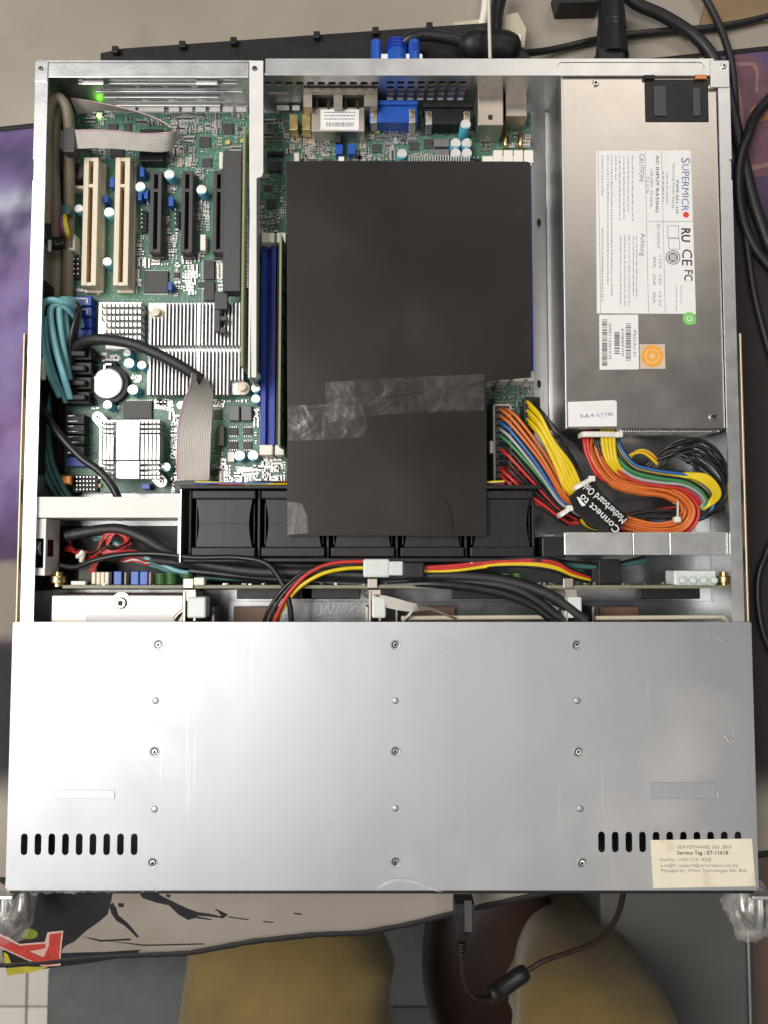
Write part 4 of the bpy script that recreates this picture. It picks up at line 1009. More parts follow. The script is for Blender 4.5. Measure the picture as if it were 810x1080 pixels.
for i in range(6):
    x = P((fan_x[i] if i < 5 else 566)-1.5, 552, 39).x
    MB().box(x-1.0, x+.6, fy-21, fy+21, 2.5, 34, 0, .3).build('divider', M['blackp'], ft)
    if 0 < i < 5:
        p = P(fan_x[i]+4, 580, 39); MB().box(p.x-.9, p.x+.9, fy-24.6, fy-23.7, 30, 39.5, 0, .3).build('retaining_clip', M['tin'], ft)
MB().box(xa, xa+1.2, fy-24, fy+21, 10, 41.8, 0, .3).build('end_plate', M['tin'], ft)
b = MB(); b.box(xb+.5, P(597, 570, 39).x, fy-21, fy-8, 2, 38, 0, 1); b.build('end_block', M['blackp'], ft)
# thin fan wires running along the rail
cols_ = ['wred', 'wblack', 'wblue', 'wblack', 'wred', 'wyellow']
fwire = thing('fan_wiring', 'thin coloured fan wires tucked along the rear rail of the fan tray', 'wires', (P(300, 519, 38).x, fy+25, 30))
for i in range(6):
    pts = [(xa+8+k*(xb-xa-30)/9, fy+25.2+1.6*noise.noise(Vector((k*1.7, i*3.1, 0))), 35+1.0*(i % 3)+3.5*noise.noise(Vector((k*2.1, i*1.3, 4)))) for k in range(10)]
    cable('wire', pts, .65, M[cols_[i]], fwire, n=6, sub=5, world=True)

# ================================================================== POWER SUPPLY
ZP = 41.5
pu = thing('power_supply', 'brushed metal power supply unit with white rating label', 'power supply', (*P(678, 268, 1.3)[:2], 1.3))
x0, x1, y0, y1 = RC(594.5, 82.5, 760.5, 452, ZP)
b = MB(); b.box(x0, x1, y0, y1+4, 1.4, ZP-.9, 0, .8); b.build('housing', M['psu'], pu)
hx0, hx1, hy0, hy1 = RC(680, 84, 747, 129, ZP)
vs_, fs = plate2d([(x0+.4, y0+.3), (x1-.4, y0+.3), (x1-.4, y1+3), (x0+.4, y1+3)], [rrect(hx0, hx1, hy0, hy1, .6, 2)], .85)
b = MB(); b.add([(x, y, z+ZP-.85) for x, y, z in vs_], fs); b.build('top_plate', M['psu'], pu)
b = MB(); b.box(x0-.2, x0+1.0, y0, y1+3, ZP-6, ZP+.12, 0, .25); b.build('edge_fold', M['steel'], pu)
b = MB(); b.box(hx0+.2, hx1-.2, hy0+.2, hy1-.2, ZP-.88, ZP+.3, 0, .5); vent = b.build('vent_cap', M['blackp'], pu)
for px in ((690, 90, 703, 122), (731, 92, 739, 122)): MB().pbox(*px, ZP+1.2, ZP+.2, 0, .6).build('vent_rib', M['slate'], vent)
screw(628, 88, ZP, pu, .75); screw(751.5, 90, ZP, pu, .85); screw(752, 439.5, ZP, pu, .85)
# perforated grille at the wire end: slanted bars
b = MB()
for i in range(34):
    p = P(654+i*2.9, 456, 36); b.box(p.x, p.x+.8, y0-1.2, y0-.1, 22, 39.5)
for z in (25, 29, 33, 37): b.box(P(650, 456, z).x, x1-2, y0-1.4, y0-.05, z-.5, z+.5)
b.build('grille', M['tin'], pu)
b = MB(); b.box(P(650, 456, 30).x, x1-2, y0-.06, y0+.3, 20, 40); b.build('grille_backing', M['dark'], pu)
# ---- rating label (text runs from the rear to the front)
z0 = ZP+.14
rl = MB().pprism([(628.5, 159), (728.5, 158.5), (734, 331), (629.5, 330.5)], z0, ZP+.01).build('rating_label', M['label'], pu)
zt = z0+.06
lettering('S', 718.6, 165.5, zt, 6.5, 5.6, -90.5, M['blueink'], rl)
lettering('UPERMICR', 719.4, 172.6, zt, 50, 4.5, -90.5, M['blueink'], rl)
p = P(723.5, 226.5, zt); MB().lathe(p.x, p.y, [(1.9, z0+.02), (1.9, z0+.07)], 24).build('red_dot', M['redink'], rl)
lettering('PWS-521-1H', 713.2, 190, zt, 35, 1.5, -90.5, M['ink'], rl, .03)
lettering('Switching Power Supply', 709.5, 172, zt, 48, 1.5, -90.5, M['greyink'], rl)
lettering('AC INPUT RATING', 692, 164, zt, 60, 1.9, -90.5, M['ink'], rl, .03)
lettering('100-240V  50-60Hz', 686, 178, zt, 40, 1.7, -90.5, M['greyink'], rl)
lettering('7.5-3.7A', 681.5, 186, zt, 18, 1.7, -90.5, M['greyink'], rl)
lettering('CAUTION!', 674.5, 162, zt, 30, 3.0, -90.5, M['greyink'], rl)
lettering('Achtung', 675.8, 246, zt, 24, 3.0, -90.5, M['greyink'], rl)
lettering('DC OUTPUT', 693, 236, zt, 26, 1.8, -90.5, M['greyink'], rl)
lettering('+12V   +5V   +3.3V', 695, 268, zt, 55, 1.7, -90.5, M['greyink'], rl)
lettering('40A   20A   20A', 689, 270, zt, 50, 1.7, -90.5, M['greyink'], rl)
lettering('RU', 719.0, 240, zt, 15, 5.4, -91, M['ink'], rl, .22)
lettering('CE', 719.6, 262, zt, 18, 6.4, -91, M['ink'], rl, .06)
lettering('FC', 722, 284, zt, 12, 5.2, -91, M['ink'], rl, .1)
b = MB(); random.seed(5)
def print_rows(bb, xs, ya, yb, w, z_, gap=1.2, wl=(2, 7)):
    for x in xs:
        y = ya+random.uniform(0, 1); yb_ = yb-random.uniform(0, .25)*(yb-ya)*(random.random() < .5)
        while y < yb_:
            l = random.uniform(*wl); ye = min(y+l, yb_)
            while y < ye:
                t = random.uniform(.25, .6); h = w*random.uniform(.45, 1.0); bb.pbox(x, y, x+h, y+t, z_, z_-.04); y += t+random.uniform(.18, .4)
            y += random.uniform(.5, 1.3)*gap
print_rows(b, (666.5, 662, 657.5, 653), 164, 232, 1.5, zt-.01); print_rows(b, (649,), 164, 190, 1.5, zt-.01)
print_rows(b, (671, 667.5, 663, 658.5, 654), 248, 322, 1.4, zt-.01)
print_rows(b, (644.5, 640.5), 163, 320, 1.8, zt-.01, .9, (1.2, 2.6)); print_rows(b, (634.5,), 164, 210, 2, zt-.01, .9, (1.2, 2.6)); print_rows(b, (634.5,), 240, 322, 2, zt-.01, .9, (1.2, 2.6))
print_rows(b, (703, 699), 180, 215, 1.6, zt-.01); print_rows(b, (713, 718), 300, 328, 1.2, zt-.01)
o = b.build('fine_print', M['greyink'], rl); o['kind'] = 'stuff'
b = MB()
for (a, c, d, e) in ((682, 159.5, 682.4, 330), (699.5, 160, 699.9, 330), (683, 233.5, 731, 233.9), (632, 160, 632.4, 330)): b.pbox(a, c, d, e, zt-.015, zt-.05)
for (a, c, d, e) in ((704, 238, 716, 251), (705, 251.5, 717, 263)):
    b.pbox(a, c, d, c+.5, zt, zt-.05); b.pbox(a, e-.5, d, e, zt, zt-.05); b.pbox(a, c, a+.5, e, zt+.001, zt-.05); b.pbox(d-.5, c, d, e, zt+.001, zt-.05)
o = b.build('label_rules', M['greyink'], rl)
p = P(709.8, 271.5, zt); b = MB(); b.lathe(p.x, p.y, [(4.6, z0+.02), (4.6, z0+.06)], 26); b.lathe(p.x, p.y, [(3.9, z0+.05), (3.9, z0+.075)], 26, m=1); b.lathe(p.x, p.y, [(3.2, z0+.06), (3.2, z0+.09)], 26)
for k in (-1.3, 0, 1.3): b.box(p.x+k-.3, p.x+k+.3, p.y-2, p.y+2, z0+.09, z0+.11, 1)
b.build('approval_mark', [M['greyink'], M['label']], rl)
# barcode label
bl = MB().pprism([(632, 332), (673, 331.8), (674, 389.5), (632.5, 390)], z0+.02, ZP+.02).build('barcode_label', M['label'], pu); zt = z0+.08
b = MB(); random.seed(9)
for x, w, ya, yb in ((635, 5.5, 337, 386), (648, 5.5, 350, 373), (660, 5.5, 341, 381)):
    y = ya
    while y < yb: h = random.choice((.45, .7, 1.1)); b.pbox(x, y, x+w, y+h, zt, zt-.04); y += h+random.choice((.5, .7, 1.2))
o = b.build('barcode', M['ink'], bl); o['kind'] = 'stuff'
lettering('P521A1-01', 668, 348, zt, 28, 1.7, -90, M['ink'], bl); lettering('A70840577X', 655.3, 346, zt, 30, 1.7, -90, M['ink'], bl); lettering('0000114301X35', 642, 341, zt, 38, 1.7, -90, M['ink'], bl)
os_ = MB().pbox(675, 363, 701.5, 389, z0, ZP+.01).build('clear_sticker', M['palest'], pu)
p = P(688, 375.5, z0); b = MB(); b.lathe(p.x, p.y, [(7, z0+.01), (7, z0+.06)], 30, m=0); b.lathe(p.x, p.y, [(4.6, z0+.05), (4.6, z0+.08)], 26, m=1); b.lathe(p.x, p.y, [(3.8, z0+.07), (3.8, z0+.1)], 26); b.lathe(p.x, p.y, [(1.7, z0+.09), (1.7, z0+.12)], 20, m=1)
b.build('orange_seal', [M['orangest'], mat('pale_orange', (.82, .52, .25), .5)], os_)
p = P(727, 336, z0); b = MB(); b.lathe(p.x, p.y, [(4.1, z0+.04), (4.1, z0+.08)], 26); b.lathe(p.x, p.y, [(1.8, z0+.07), (1.8, z0+.1)], 18, m=1); b.lathe(p.x, p.y, [(1.1, z0+.09), (1.1, z0+.12)], 18); b.pbox(728.5, 331, 733.5, 342, z0+.085, z0+.03); b.build('green_sticker', [M['greenst'], mat('pale_green', (.6, .8, .55), .5)], pu)
hl_ = MB().pprism([(599, 424), (648, 422), (650.5, 423.5), (650.5, 449.5), (599.5, 450)], z0, ZP+.01).build('warranty_label', M['label'], pu)
b = MB()
for y in (428, 432, 440.5): b.pbox(602, y, 647, y+.4, z0+.05, z0+.01)
print_rows(b, (612,), 425, 425.1, 1, z0+.05)
b.pbox(634, 433, 634.4, 449, z0+.05, z0+.01); b.build('label_rules', mat('pale_green_rule', (.62, .72, .66), .6), hl_)
lettering('9-8-4-1/1740', 612, 441, z0+.07, 35, 2.4, 4, M['blueink'], hl_, name='handwriting')

# ================================================================== POWER HARNESS
hn = thing('power_harness', 'fat bundle of coloured power wires looping below the power supply', 'wire harness', (*P(680, 515, 5)[:2], 5))
cn = MB(); x0, x1, y0, y1 = RC(520.5, 426, 540, 514, 25)
for a, c, d, e in ((x0, x0+1.2, y0, y1), (x1-1.2, x1, y0, y1), (x0, x1, y0, y0+1.2), (x0, x1, y1-1.2, y1)): cn.box(a, c, d, e, ZB+.1, 25, 0, .25)
cn.box(x0+1.2, x1-1.2, y0+1.2, y1-1.2, ZB+.1, 20, 1)
con = cn.build('main_connector', [mat('beige_shell', (.36, .33, .29), .5), M['dark']], hn)
for i in range(12):
    p = P(530, 431.5+i*7, 22); MB().box(x0+1.5, x1-1.5, p.y-1.8, p.y+1.8, 20.05, 22, 0, .4).build('connector_cell', M['slate'], con)
MB().pbox(516.5, 465, 520.6, 478, 24, 18, 0, .4).build('connector_latch', M['ivory'], con)
x0, x1, y0, y1 = RC(553, 418.5, 570, 452, 24)
MB().box(x0, x1, y0, y1, ZB+.1, 24, 0, .6).build('processor_connector', M['blackp'], hn)
random.seed(3)
def wires(specs, r=1.05, sub=7):
    for m_, pts in specs: cable('wire', pts, r, M[m_], hn, n=8, sub=sub)
def jit(a): return random.uniform(-a, a)
# main connector fan -> tag
ends = []
order = ['worange', 'worange', 'wblue', 'wblack', 'wgreen', 'wblack', 'wred', 'wblack', 'wblack', 'wred', 'wred', 'wblack']
for col in range(2):
    for i in range(12):
        c_ = order[i] if col == 1 or i not in (3, 5, 8) else 'wgrey' if i == 3 else 'wblack'
        sy = 431.5+i*7; sx = 526.5+col*7
        t = i/11.0
        ex = 606-22*t+jit(2); ey = 530+16*t+jit(2)
        z1 = 40-8*t-3*col+jit(1.5)
        wires([(c_, [(sx, sy, 20), (sx+3, sy+1.5, 27), (sx+14-4*t, sy+11-3*t, min(36, 30+z1*.1)), ((sx+ex)/2+4-6*t, (sy+ey)/2-1+3*t, z1-1), (ex-12, ey-11+2*t, z1-2), (ex, ey, z1-4), (ex+14, ey+8, z1-9)])], .95)
# extra red strands low in the fan
for i in range(4): wires([('wred', [(527+i*2, 494+i*3, 20), (540, 493+i*4, 27), (560, 503+i*4, 30), (578, 520+i*4, 28), (592, 540+i*3, 26), (610, 552, 24)])], 1.1)
# yellow and black from the processor connector
for i in range(6):
    sx, sy = 556.5+(i % 2)*2, 424+i*4.6
    wires([('wyellow', [(sx, sy, 24), (sx+4, sy+4, 31), (sx+14, sy+16, 36), (584+i*1.2-3*(i > 3), 466+i*5.5, 38-i*.7), (602-i*1.6, 490+i*5, 38-i*.8), (613-i*2.4, 514+i*3.2, 36-i), (622-i*2, 530+i*2, 30)])], 1.25)
for i in range(5):
    wires([('wblack', [(564+i*.8, 424+i*4, 24), (569+i, 432+i*3, 31), (582+i*1.2, 448+i*2, 35), (600+i*2, 472, 34), (612+i*2.5, 492, 34), (619+i*2, 512, 32), (626, 530, 28)])], 1.2)
# PSU lead bundle: down, then the big S to the right and the loop back
base = spline(W((628, 440, 22), (630, 462, 32), (634, 482, 35), (650, 503, 35), (675, 511, 35), (702, 516, 35), (722, 527, 34), (729, 541, 33), (718, 556, 30), (690, 559, 28), (655, 551, 28), (632, 545, 27)), 7)
S_ = [('worange', 4.6), ('worange', 2.6), ('worange', .8), ('worange', -1.0), ('worange', -2.6), ('wred', -4.2)]
for k, (c_, o_) in enumerate(S_):
    pth = offset_path(base, [o_*.75-4, -o_-.6+jit(.7), -o_-1.0+jit(.9), -o_+jit(.9), -o_*1.15+jit(1.2), -o_*.9+jit(1.2), -o_*.7+jit(1.5)], [-1.2*(k % 2)+jit(1.1) for _ in range(7)])
    MB().tube(pth, 1.05, 8).build('wire', M[c_], hn, smooth=60)
for k in range(5):
    o_ = [3.8, 2.0, .2, -1.6, -3.2][k]
    pth = offset_path(base, [o_*.75-4, -o_-.6+jit(.7), -o_-1.0+jit(.9), -o_+jit(.9), -o_*1.15+jit(1.2), -o_*.9+jit(1.2), -o_*.7+jit(1.5)], [-3.2+jit(1.1) for _ in range(7)])
    MB().tube(pth, 1.05, 8).build('wire', M['worange' if k < 3 else 'wred'], hn, smooth=60)
base2 = spline(W((642, 440, 24), (645, 462, 33), (652, 480, 36), (668, 496, 37), (695, 503, 37), (722, 507, 36), (741, 517, 34), (748, 530, 31), (735, 541, 28), (700, 545, 26), (660, 548, 25)), 7)
S2 = [('wgrey', -3.6), ('wgreen', -2.0), ('wblack', -.4), ('wblack', 1.0), ('wblue', 4.2), ('wyellow', 2.6), ('wgreen', -1.4), ('wblack', 5.0), ('wgrey', -4.6), ('wred', -6)]
for k, (c_, o_) in enumerate(S2):
    pth = offset_path(base2, [o_*1.1-2, o_+jit(.6), o_+jit(.7), o_+jit(.8), o_*.9+jit(1.2), o_*.8+jit(1.5), o_*.6], [-1.5*(k % 3)+.6*(c_ in ('wblue', 'wyellow'))+jit(.6) for _ in range(7)])
    MB().tube(pth, 1.0, 8).build('wire', M[c_], hn, smooth=60)
for k in range(4):                                          # yellow pair of straps straight out of the supply
    wires([('wyellow', [(634+k*4, 440, 24), (635+k*4, 458, 35), (637+k*3.6, 474, 38), (642+k*3, 488, 38), (655+k*2, 499, 35), (690, 505-k, 33), (726+k, 503-k, 35), (744+k*1.5, 510-k*2, 36), (753+k*2, 522, 34), (742, 533+k, 29), (720, 541, 25)])], 1.3)
for k in range(4): wires([('wblack', [(624+k*2, 441, 23), (627+k*2.4, 460, 33), (631+k*3, 480, 34), (641+k*3, 494, 33), (662, 504-k, 33), (700, 508, 32), (735, 520, 30)])], 1.2)
wires([('wred', [(617, 441, 22), (616, 460, 32), (619, 480, 34), (632, 503, 34), (660, 513, 33)]), ('wred', [(619.5, 441, 22), (619.5, 460, 33), (623, 482, 34), (640, 507, 34), (672, 516, 33)])], 1.3)
# black loops at the right wall
for k in range(20):
    a = k*1.3
    wires([('wblack', [(672+a*1.2, 505-k*.8, 22+k*.4), (686+a*1.1+jit(3), 488-k*.7+jit(4), 26+k*.2), (708+a*.9+jit(4), 470+k*.9+jit(5), 31+jit(3)), (734+jit(5), 463+k*1.9+jit(4), 32+jit(3)), (757+jit(4)-a*.25, 474+k*2.2+jit(4), 32+jit(3)), (768-a*.45+jit(2), 503+k*1.2+jit(4), 31+jit(2)), (763-a*.5+jit(3), 528+k*.7+jit(4), 30-k*.3), (740-a*.3+jit(4), 540+jit(4), 29-k*.3), (706, 541+jit(4), 30-k*.4), (672, 545+jit(5), 28-k*.4), (645, 548+jit(4), 25)])], .92)
for k in range(3):
    wires([('wyellow' if k != 1 else 'wred', [(668-k*3, 500, 24), (664-k*2, 484, 28), (676, 475+k, 29), (690, 482+k*2, 28), (700, 500, 24)])], 1.1)
for k in range(5):
    wires([(('wyellow', 'wblack', 'wyellow', 'wblack', 'wred')[k], [(610+k*4, 540, 26), (616+k*4, 552+k*.6, 22), (630+k*5, 558-k*.4, 18), (660, 556, 16), (700, 548, 15), (735, 530-k*4, 16), (752, 505, 17)])], 1.15)
for k in range(4):
    wires([(('wblack', 'wblack', 'wyellow', 'wblack')[k], [(702, 552+k, 16), (735, 549-k, 16), (758, 535-k*2, 18), (768, 510, 20)])], 1.1)
# cable ties
def tie(p, q, w=2.6, z=40, tail=None):
    a, c = P(*p, z), P(*q, z); d = (c-a); n = Vector((-d.y, d.x, 0)).normalized()
    pth = [a+Vector((0, 0, -7)), a+Vector((0, 0, -1.5))+d*.02, a+d*.12+Vector((0, 0, .3)), a+d*.5+Vector((0, 0, .8)), a+d*.88+Vector((0, 0, .3)), c+Vector((0, 0, -1.5)), c+Vector((0, 0, -7))]
    o = MB().tube(spline(pth, 5), w/2, 8, flat=(.35, 1)).build('cable_tie', M['nylon'], hn, smooth=60)
    hd = c if tail is None else tail
    MB().box(hd.x-2, hd.x+2, hd.y-1.8, hd.y+1.8, hd.z-2, hd.z+1.6, 0, .5).build('tie_head', M['nylon'], o)
tie((613.5, 458), (653, 458.5), 3.4, 38.5); tie((606.5, 514.5), (624, 505), 3.4, 39.5); tie((714.5, 528), (714, 548), 3.2, 35); tie((591, 543), (601, 536), 3.6, 38)
# black folded tag with white print
tg = sheet('cable_tag', [(600, 524), (612, 514), (627, 505), (634, 517), (647, 530), (664, 545), (656, 556), (649, 562), (634, 561), (618, 550), (607, 540)], 41.2, lambda x, y: -1.5+1.6*noise.noise(Vector((x*.03, y*.03, 1)))-.0055*((x-P(628, 533, 41).x)**2+(y-P(628, 533, 41).y)**2)*.35, .35, mat('tag_film', (.012, .012, .013), .32, 0, .1, 100, .2, 200), hn)
zt = 42.3
lettering('Connect to', 655, 558, zt, 55, 4.6, 137, M['whiteink'], tg, .05)
lettering('Motherboard Only', 661.5, 547.5, zt, 60, 4.6, 138, M['whiteink'], tg, .05)
b = MB(); b.pprism([(608, 524), (612, 525), (614, 529), (618, 533), (614, 534), (611, 530)], zt, zt-.05); b.build('arrow_print', M['whiteink'], tg)

# ================================================================== BACKPLANE
ZK = 36.0
x0, x1, y0, y1 = RC(66, 617, 770, 620.5, ZK)
bp = thing('drive_backplane', 'upright drive backplane board seen edge-on across the chassis', 'circuit board', ((x0+x1)/2, y0, 1.3))
MB().box(x0, x1, y0, y0+1.9, 3, ZK).build('backplane_board', M['backplane'], bp)
yb = y0+1.9; yf = y0
def bk(name, m_, xa, xb, dep, za, zb, bev=.4, par=None):
    """piece on the rear face of the backplane between two pixel columns"""
    a, c = P(xa, 610, zb).x, P(xb, 610, zb).x
    return MB().box(a, c, yb+.02, yb+dep, za, zb, 0, bev).build(name, m_, par or bp)
for px in (98.5, 103.5, 108, 112.5): bk('beige_jumper', M['cream'], px-2, px+2, 8.0, 27, 33)
for px in (124, 142, 151.5): bk('blue_jumper', M['blue2'], px-4.2, px+4.2, 8.5, 27, 33.5)
for px in (132, 158): bk('ceramic_disc', M['ceramic'], px-1, px+1, 8, 27, 33)
coil = shared('coil', [M['coil'], M['tin']], lambda b: [b.lathe(0, 0, [(3.1, i*1.15), (3.5, i*1.15+.3), (3.5, i*1.15+.8), (3.1, i*1.15+1.1)], 14) for i in range(6)], 40)
for px in (169.5, 180.5, 198, 534, 546):
    p = P(px, 608, 30); link('coil', coil, None, bp, (p.x*MM, (yb+.3)*MM, .029), rot=Matrix.Rotation(math.radians(-90), 4, 'X'))
for px in (460, 465, 470, 476, 481, 486, 491): bk('header_pin', M['gold'], px-.7, px+.7, 8.5, 30, 31.5, .2)
bk('pin_block', M['blackp'], 494, 514, 7, 26, 32); bk('white_strip', M['ivory'], 75, 90, 2.4, 30, 33.5, .2); bk('power_socket', M['blackp'], 632, 655, 16, 14, 31)
MB().box(P(80, 600, 30).x, P(100, 600, 30).x, yb+.1, yb+15, 10, 26, 0, .5).build('power_socket', M['blackp'], bp)
mx = bk('white_power_socket', M['clearwhite'], 711, 755.5, 9.0, 22, 37, .8)
for i in range(4):
    p = P(717+i*11, 612, 35); MB().lathe(p.x, 0, [(1.9, 0), (1.9, 3), (1.2, 3.6)], 12).mesh('x', M['clearwhite'])
    me_, _ = MB().lathe(0, 0, [(2.2, 0), (2.1, 3.4), (1.4, 4)], 12).mesh('socket_post', M['clearwhite'], 40, origin=(0, 0, 0)); link('socket_post', me_, None, mx, (p.x*MM, (yb+3)*MM, .0368))
thumb = shared('thumbscrew', M['brass'], lambda b: b.lathe(0, 0, [(3.0, 0), (3.0, 2), (4.6, 2.2), (4.8, 2.8), (4.8, 6), (4.5, 6.6), (2.6, 6.8), (2.6, 9)], 18), 30)
for px in (60.5, 765): p = P(px, 610, 33); link('thumbscrew', thumb, None, bp, (p.x*MM, (yb-1)*MM, .031), rot=Matrix.Rotation(math.radians(-90), 4, 'X'))
for xa, xb in ((250, 330), (318, 380), (476, 560), (674, 738)):
    a, c = P(xa, 628, 26).x, P(xb, 628, 26).x; MB().box(a, c, yf-7, yf-.02, 18, 27, 0, .6).build('drive_connector', M['blackp'], bp)
b = MB(); random.seed(2)
for i in range(90):
    x = random.uniform(x0+10, x1-10); z = random.uniform(18, 34.5); b.box(x-.8, x+.8, yb+.01, yb+random.uniform(.5, 1.6), z-.4, z+.4, random.choice((0, 1, 2)))
o = b.build('surface_components', [M['ceramic'], M['chip'], M['tin']], bp); o['kind'] = 'stuff'

# ---- bay dividers with white latch blocks
for k, px in enumerate((203, 398, 605)):
    xa = P(px-9, 636, 38).x; xb = P(px+7, 636, 38).x
    d_ = MB(); d_.box(xa, xa+1.2, 4, yf-1.5, 1.4, 40); d_.box(xa, xb-2, P(px, 634, 39).y, P(px, 622, 39).y, 37.5, 38.7, 0, .3); d_.box(xb-3.2, xb-2, P(px, 655, 39).y, P(px, 625, 39).y, 20, 38.6)
    d_.box(xb-10, xb-4, yf+.2, yf+6, 36.5, 37.6, 0, .3)
    o = d_.build('bay_divider', M['brown_metal'], ch)
    MB().pbox(px-6 if k != 2 else px-9, 629.5, px+14 if k == 0 else px+9, 652, 40, 28, 0, 1.2).build('latch_block', M['clearwhite'], o)
    if k == 0: MB().pbox(204, 609, 215.5, 617.5, 39.5, 33, 0, .8).build('board_clip', M['ivory'], o)
# ---- hard drive in the first bay, empty trays in the others
hd = thing('hard_drive', 'silver hard drive with white label peeking out from under the drive cover', 'hard drive', (*P(125, 700, 4)[:2], 4))
x0, x1, y0, y1 = RC(53, 627, 194, 655, 33); MB().box(x0, x1, 48, y1, 6, 33, 0, 1.2).build('drive_body', M['brown_metal'], hd)
MB().box(x0+22, x1-4, 54, P(100, 647.5, 33).y, 33.02, 33.3).build('drive_label', M['label'], hd)
screw(128, 636, 33, hd, 1.25); p = P(128, 634, 33.2); MB().lathe(p.x, p.y, [(5.8, 33.02), (5.6, 33.35), (4.8, 33.35)], 22).build('boss', M['brown_metal'], hd, smooth=40)
MB().tube(spline(W((184, 654, 34.5), (188, 648, 35), (192, 645, 35), (197, 640, 35)), 4), 1.4, 8).build('lever', M['brown_metal'], hd, smooth=60)
TL = ['empty drive tray between the hard drive and the middle bay divider', 'empty drive tray under the white cable strap', 'empty drive tray with cream rounded rear edge by the right wall']
for k, (xa, xb) in enumerate(((226, 388), (417, 588), (622, 770))):
    tr = thing('drive_tray', TL[k], 'drive tray', (P((xa+xb)/2, 655, 2).x, 80, 1.4), 'empty drive trays under the cover')
    a, c = P(xa, 655, 20).x, P(xb, 655, 20).x; ye = P(400, 655, 10).y
    MB().box(a, c, 8, yf-10, 1.5, 3.2).build('tray_floor', M['pan'], tr)
    for xx in (a, c-1.2): MB().box(xx, xx+1.2, 8, yf-12, 3.3, 26).build('tray_side', M['brown_metal'], tr)
    if k:
        zr = 30; q = W((xa+6, 652, zr), (xb-18, 651, zr), (xb-8, 651.5, zr), (xb-2, 657, zr)); MB().tube(spline(q, 5), 1.5, 8).build('tray_rim', M['cream'], tr, smooth=60)
    MB().box(a+10, a+10+(c-a)*.28, yf-26, yf-13, 3.25, 9, 0, .4).build('brown_pad', mat('brown_pad', (.20, .11, .07), .5) if k == 0 else bpy.data.materials['brown_pad'], tr)

# ================================================================== CABLES IN THE FRONT COMPARTMENT
rw = thing('red_wire_bundle', 'tangled thin red wires tied in a loop behind the drive backplane', 'wires', (*P(120, 590, 5)[:2], 5)); random.seed(12)
for k in range(9):
    j = lambda: random.uniform(-3, 3)
    cable('wire', [(70+j(), 575+j()*2, 16), (88+j(), 585+j()*1.5, 22), (103+j(), 583+j(), 25+k*.5), (112+j(), 568+j()*1.6, 27), (124+j(), 560+j()*1.2, 28), (135+j(), 570+j(), 28), (128+j(), 578+j(), 27+k*.4), (108+j(), 581+j(), 28), (122+j(), 579+j(), 29), (145+j(), 583+j(), 25), (158+j(), 592+j(), 20)], .75, M['wred'] if k < 7 else M['wblack'], rw, n=6)
for k in range(3): cable('wire', [(128+k*3, 592, 22), (140+k*2, 588+k*2, 27), (152+k, 592+k*2, 25), (164, 590+k*3, 20)], .8, M['wred'] if k != 1 else M['label'], rw, n=6)
for k in range(3): cable('wire', [(93+k*1.6, 612, 22), (95+k*2, 602, 26), (100+k*2, 592, 25), (106, 585, 24)], .7, M['wred'], rw, n=6)
MB().tube(spline(W((82, 587, 27), (85, 585, 29), (88, 582, 29), (86, 592, 27)), 4), 1.6, 8).build('cable_tie', M['nylon'], rw, smooth=60)
def one(name, label, cat, pts, r, m_, group=None, **k): return tag(cable(name, pts, r, m_, None, **k), label, cat, group)
for k in range(3): one('teal_cable', ['light teal data cable crossing behind the drive backplane', 'dark teal data cable crossing between the light one and the backplane', 'dark teal data cable lying closest to the backplane coils'][k], 'cable', [(92+k*4, 563+k*3, 20), (112+k*2, 567+k*2, 22), (140, 585+k*3, 22), (165, 592+k*3, 23), (190, 603+k*2, 24), (230, 606+k*2, 24), (300, 608+k, 22)], 1.7, M['teal'] if k == 0 else M['tealdark'], 'teal cables behind the backplane')
one('black_round_cable', 'thin black cable arching over the red wires in front of the fans', 'cable', [(62, 596, 30), (80, 598, 33), (100, 591, 36), (130, 585, 38), (165, 584, 39), (205, 588, 39), (250, 588, 39), (280, 594, 40), (296, 612, 40), (305, 635, 40), (308, 665, 36)], 1.7, M['wblack'])
for k, (pts, r) in enumerate((([(70, 565, 24), (120, 558, 26), (150, 567, 28), (180, 584, 28), (215, 595, 28), (270, 603, 29), (330, 604, 30), (400, 607, 32), (470, 607, 33), (530, 612, 34), (580, 628, 37), (618, 655, 38)], 3.6), ([(150, 590, 20), (200, 594, 26), (260, 598, 27), (300, 606, 27), (360, 609, 28), (430, 613, 31), (500, 614, 33), (550, 624, 35), (598, 658, 34)], 3.2), ([(200, 602, 26), (250, 607, 26), (320, 613, 26), (400, 617, 30), (460, 616, 36), (520, 624, 38), (560, 638, 38), (590, 660, 36)], 2.6), ([(190, 590, 30), (240, 590, 33), (300, 596, 30), (380, 598, 28), (450, 601, 28)], 2.8))):
    one('sleeved_cable', ['thickest braided black cable running from the left wall across to the drive cover', 'braided black cable starting by the red wires and diving under the cover', 'smooth black cable bowing over the backplane into the right middle bay', 'short black cable tucked directly under the fan tray front'][k], 'cable', pts, r, M['sleeve'] if k < 2 else M['wblack'], 'black cables along the backplane')
mo = thing('drive_power_lead', 'red, yellow and black power lead with milky white plug by the cover edge', 'power lead', (*P(360, 600, 30)[:2], 30))
cable('wire', [(277, 660, 36), (284, 642, 40), (298, 622, 42), (320, 604, 42), (350, 597, 41), (385, 596, 40)], 1.2, M['wblack'], mo)
cable('wire', [(288, 662, 36), (294, 645, 40), (306, 624, 42), (326, 604, 42), (352, 594, 41), (385, 592, 40)], 1.25, M['wred'], mo)
cable('wire', [(290, 660, 34), (298, 642, 38), (314, 621, 40), (338, 606, 41), (362, 600, 41), (386, 598.5, 40)], 1.25, M['wyellow'], mo)
cable('wire', [(283, 662, 35), (289, 643, 39), (301, 624, 41), (322, 606, 41), (352, 601, 40), (385, 601, 39)], 1.2, M['wblack'], mo)
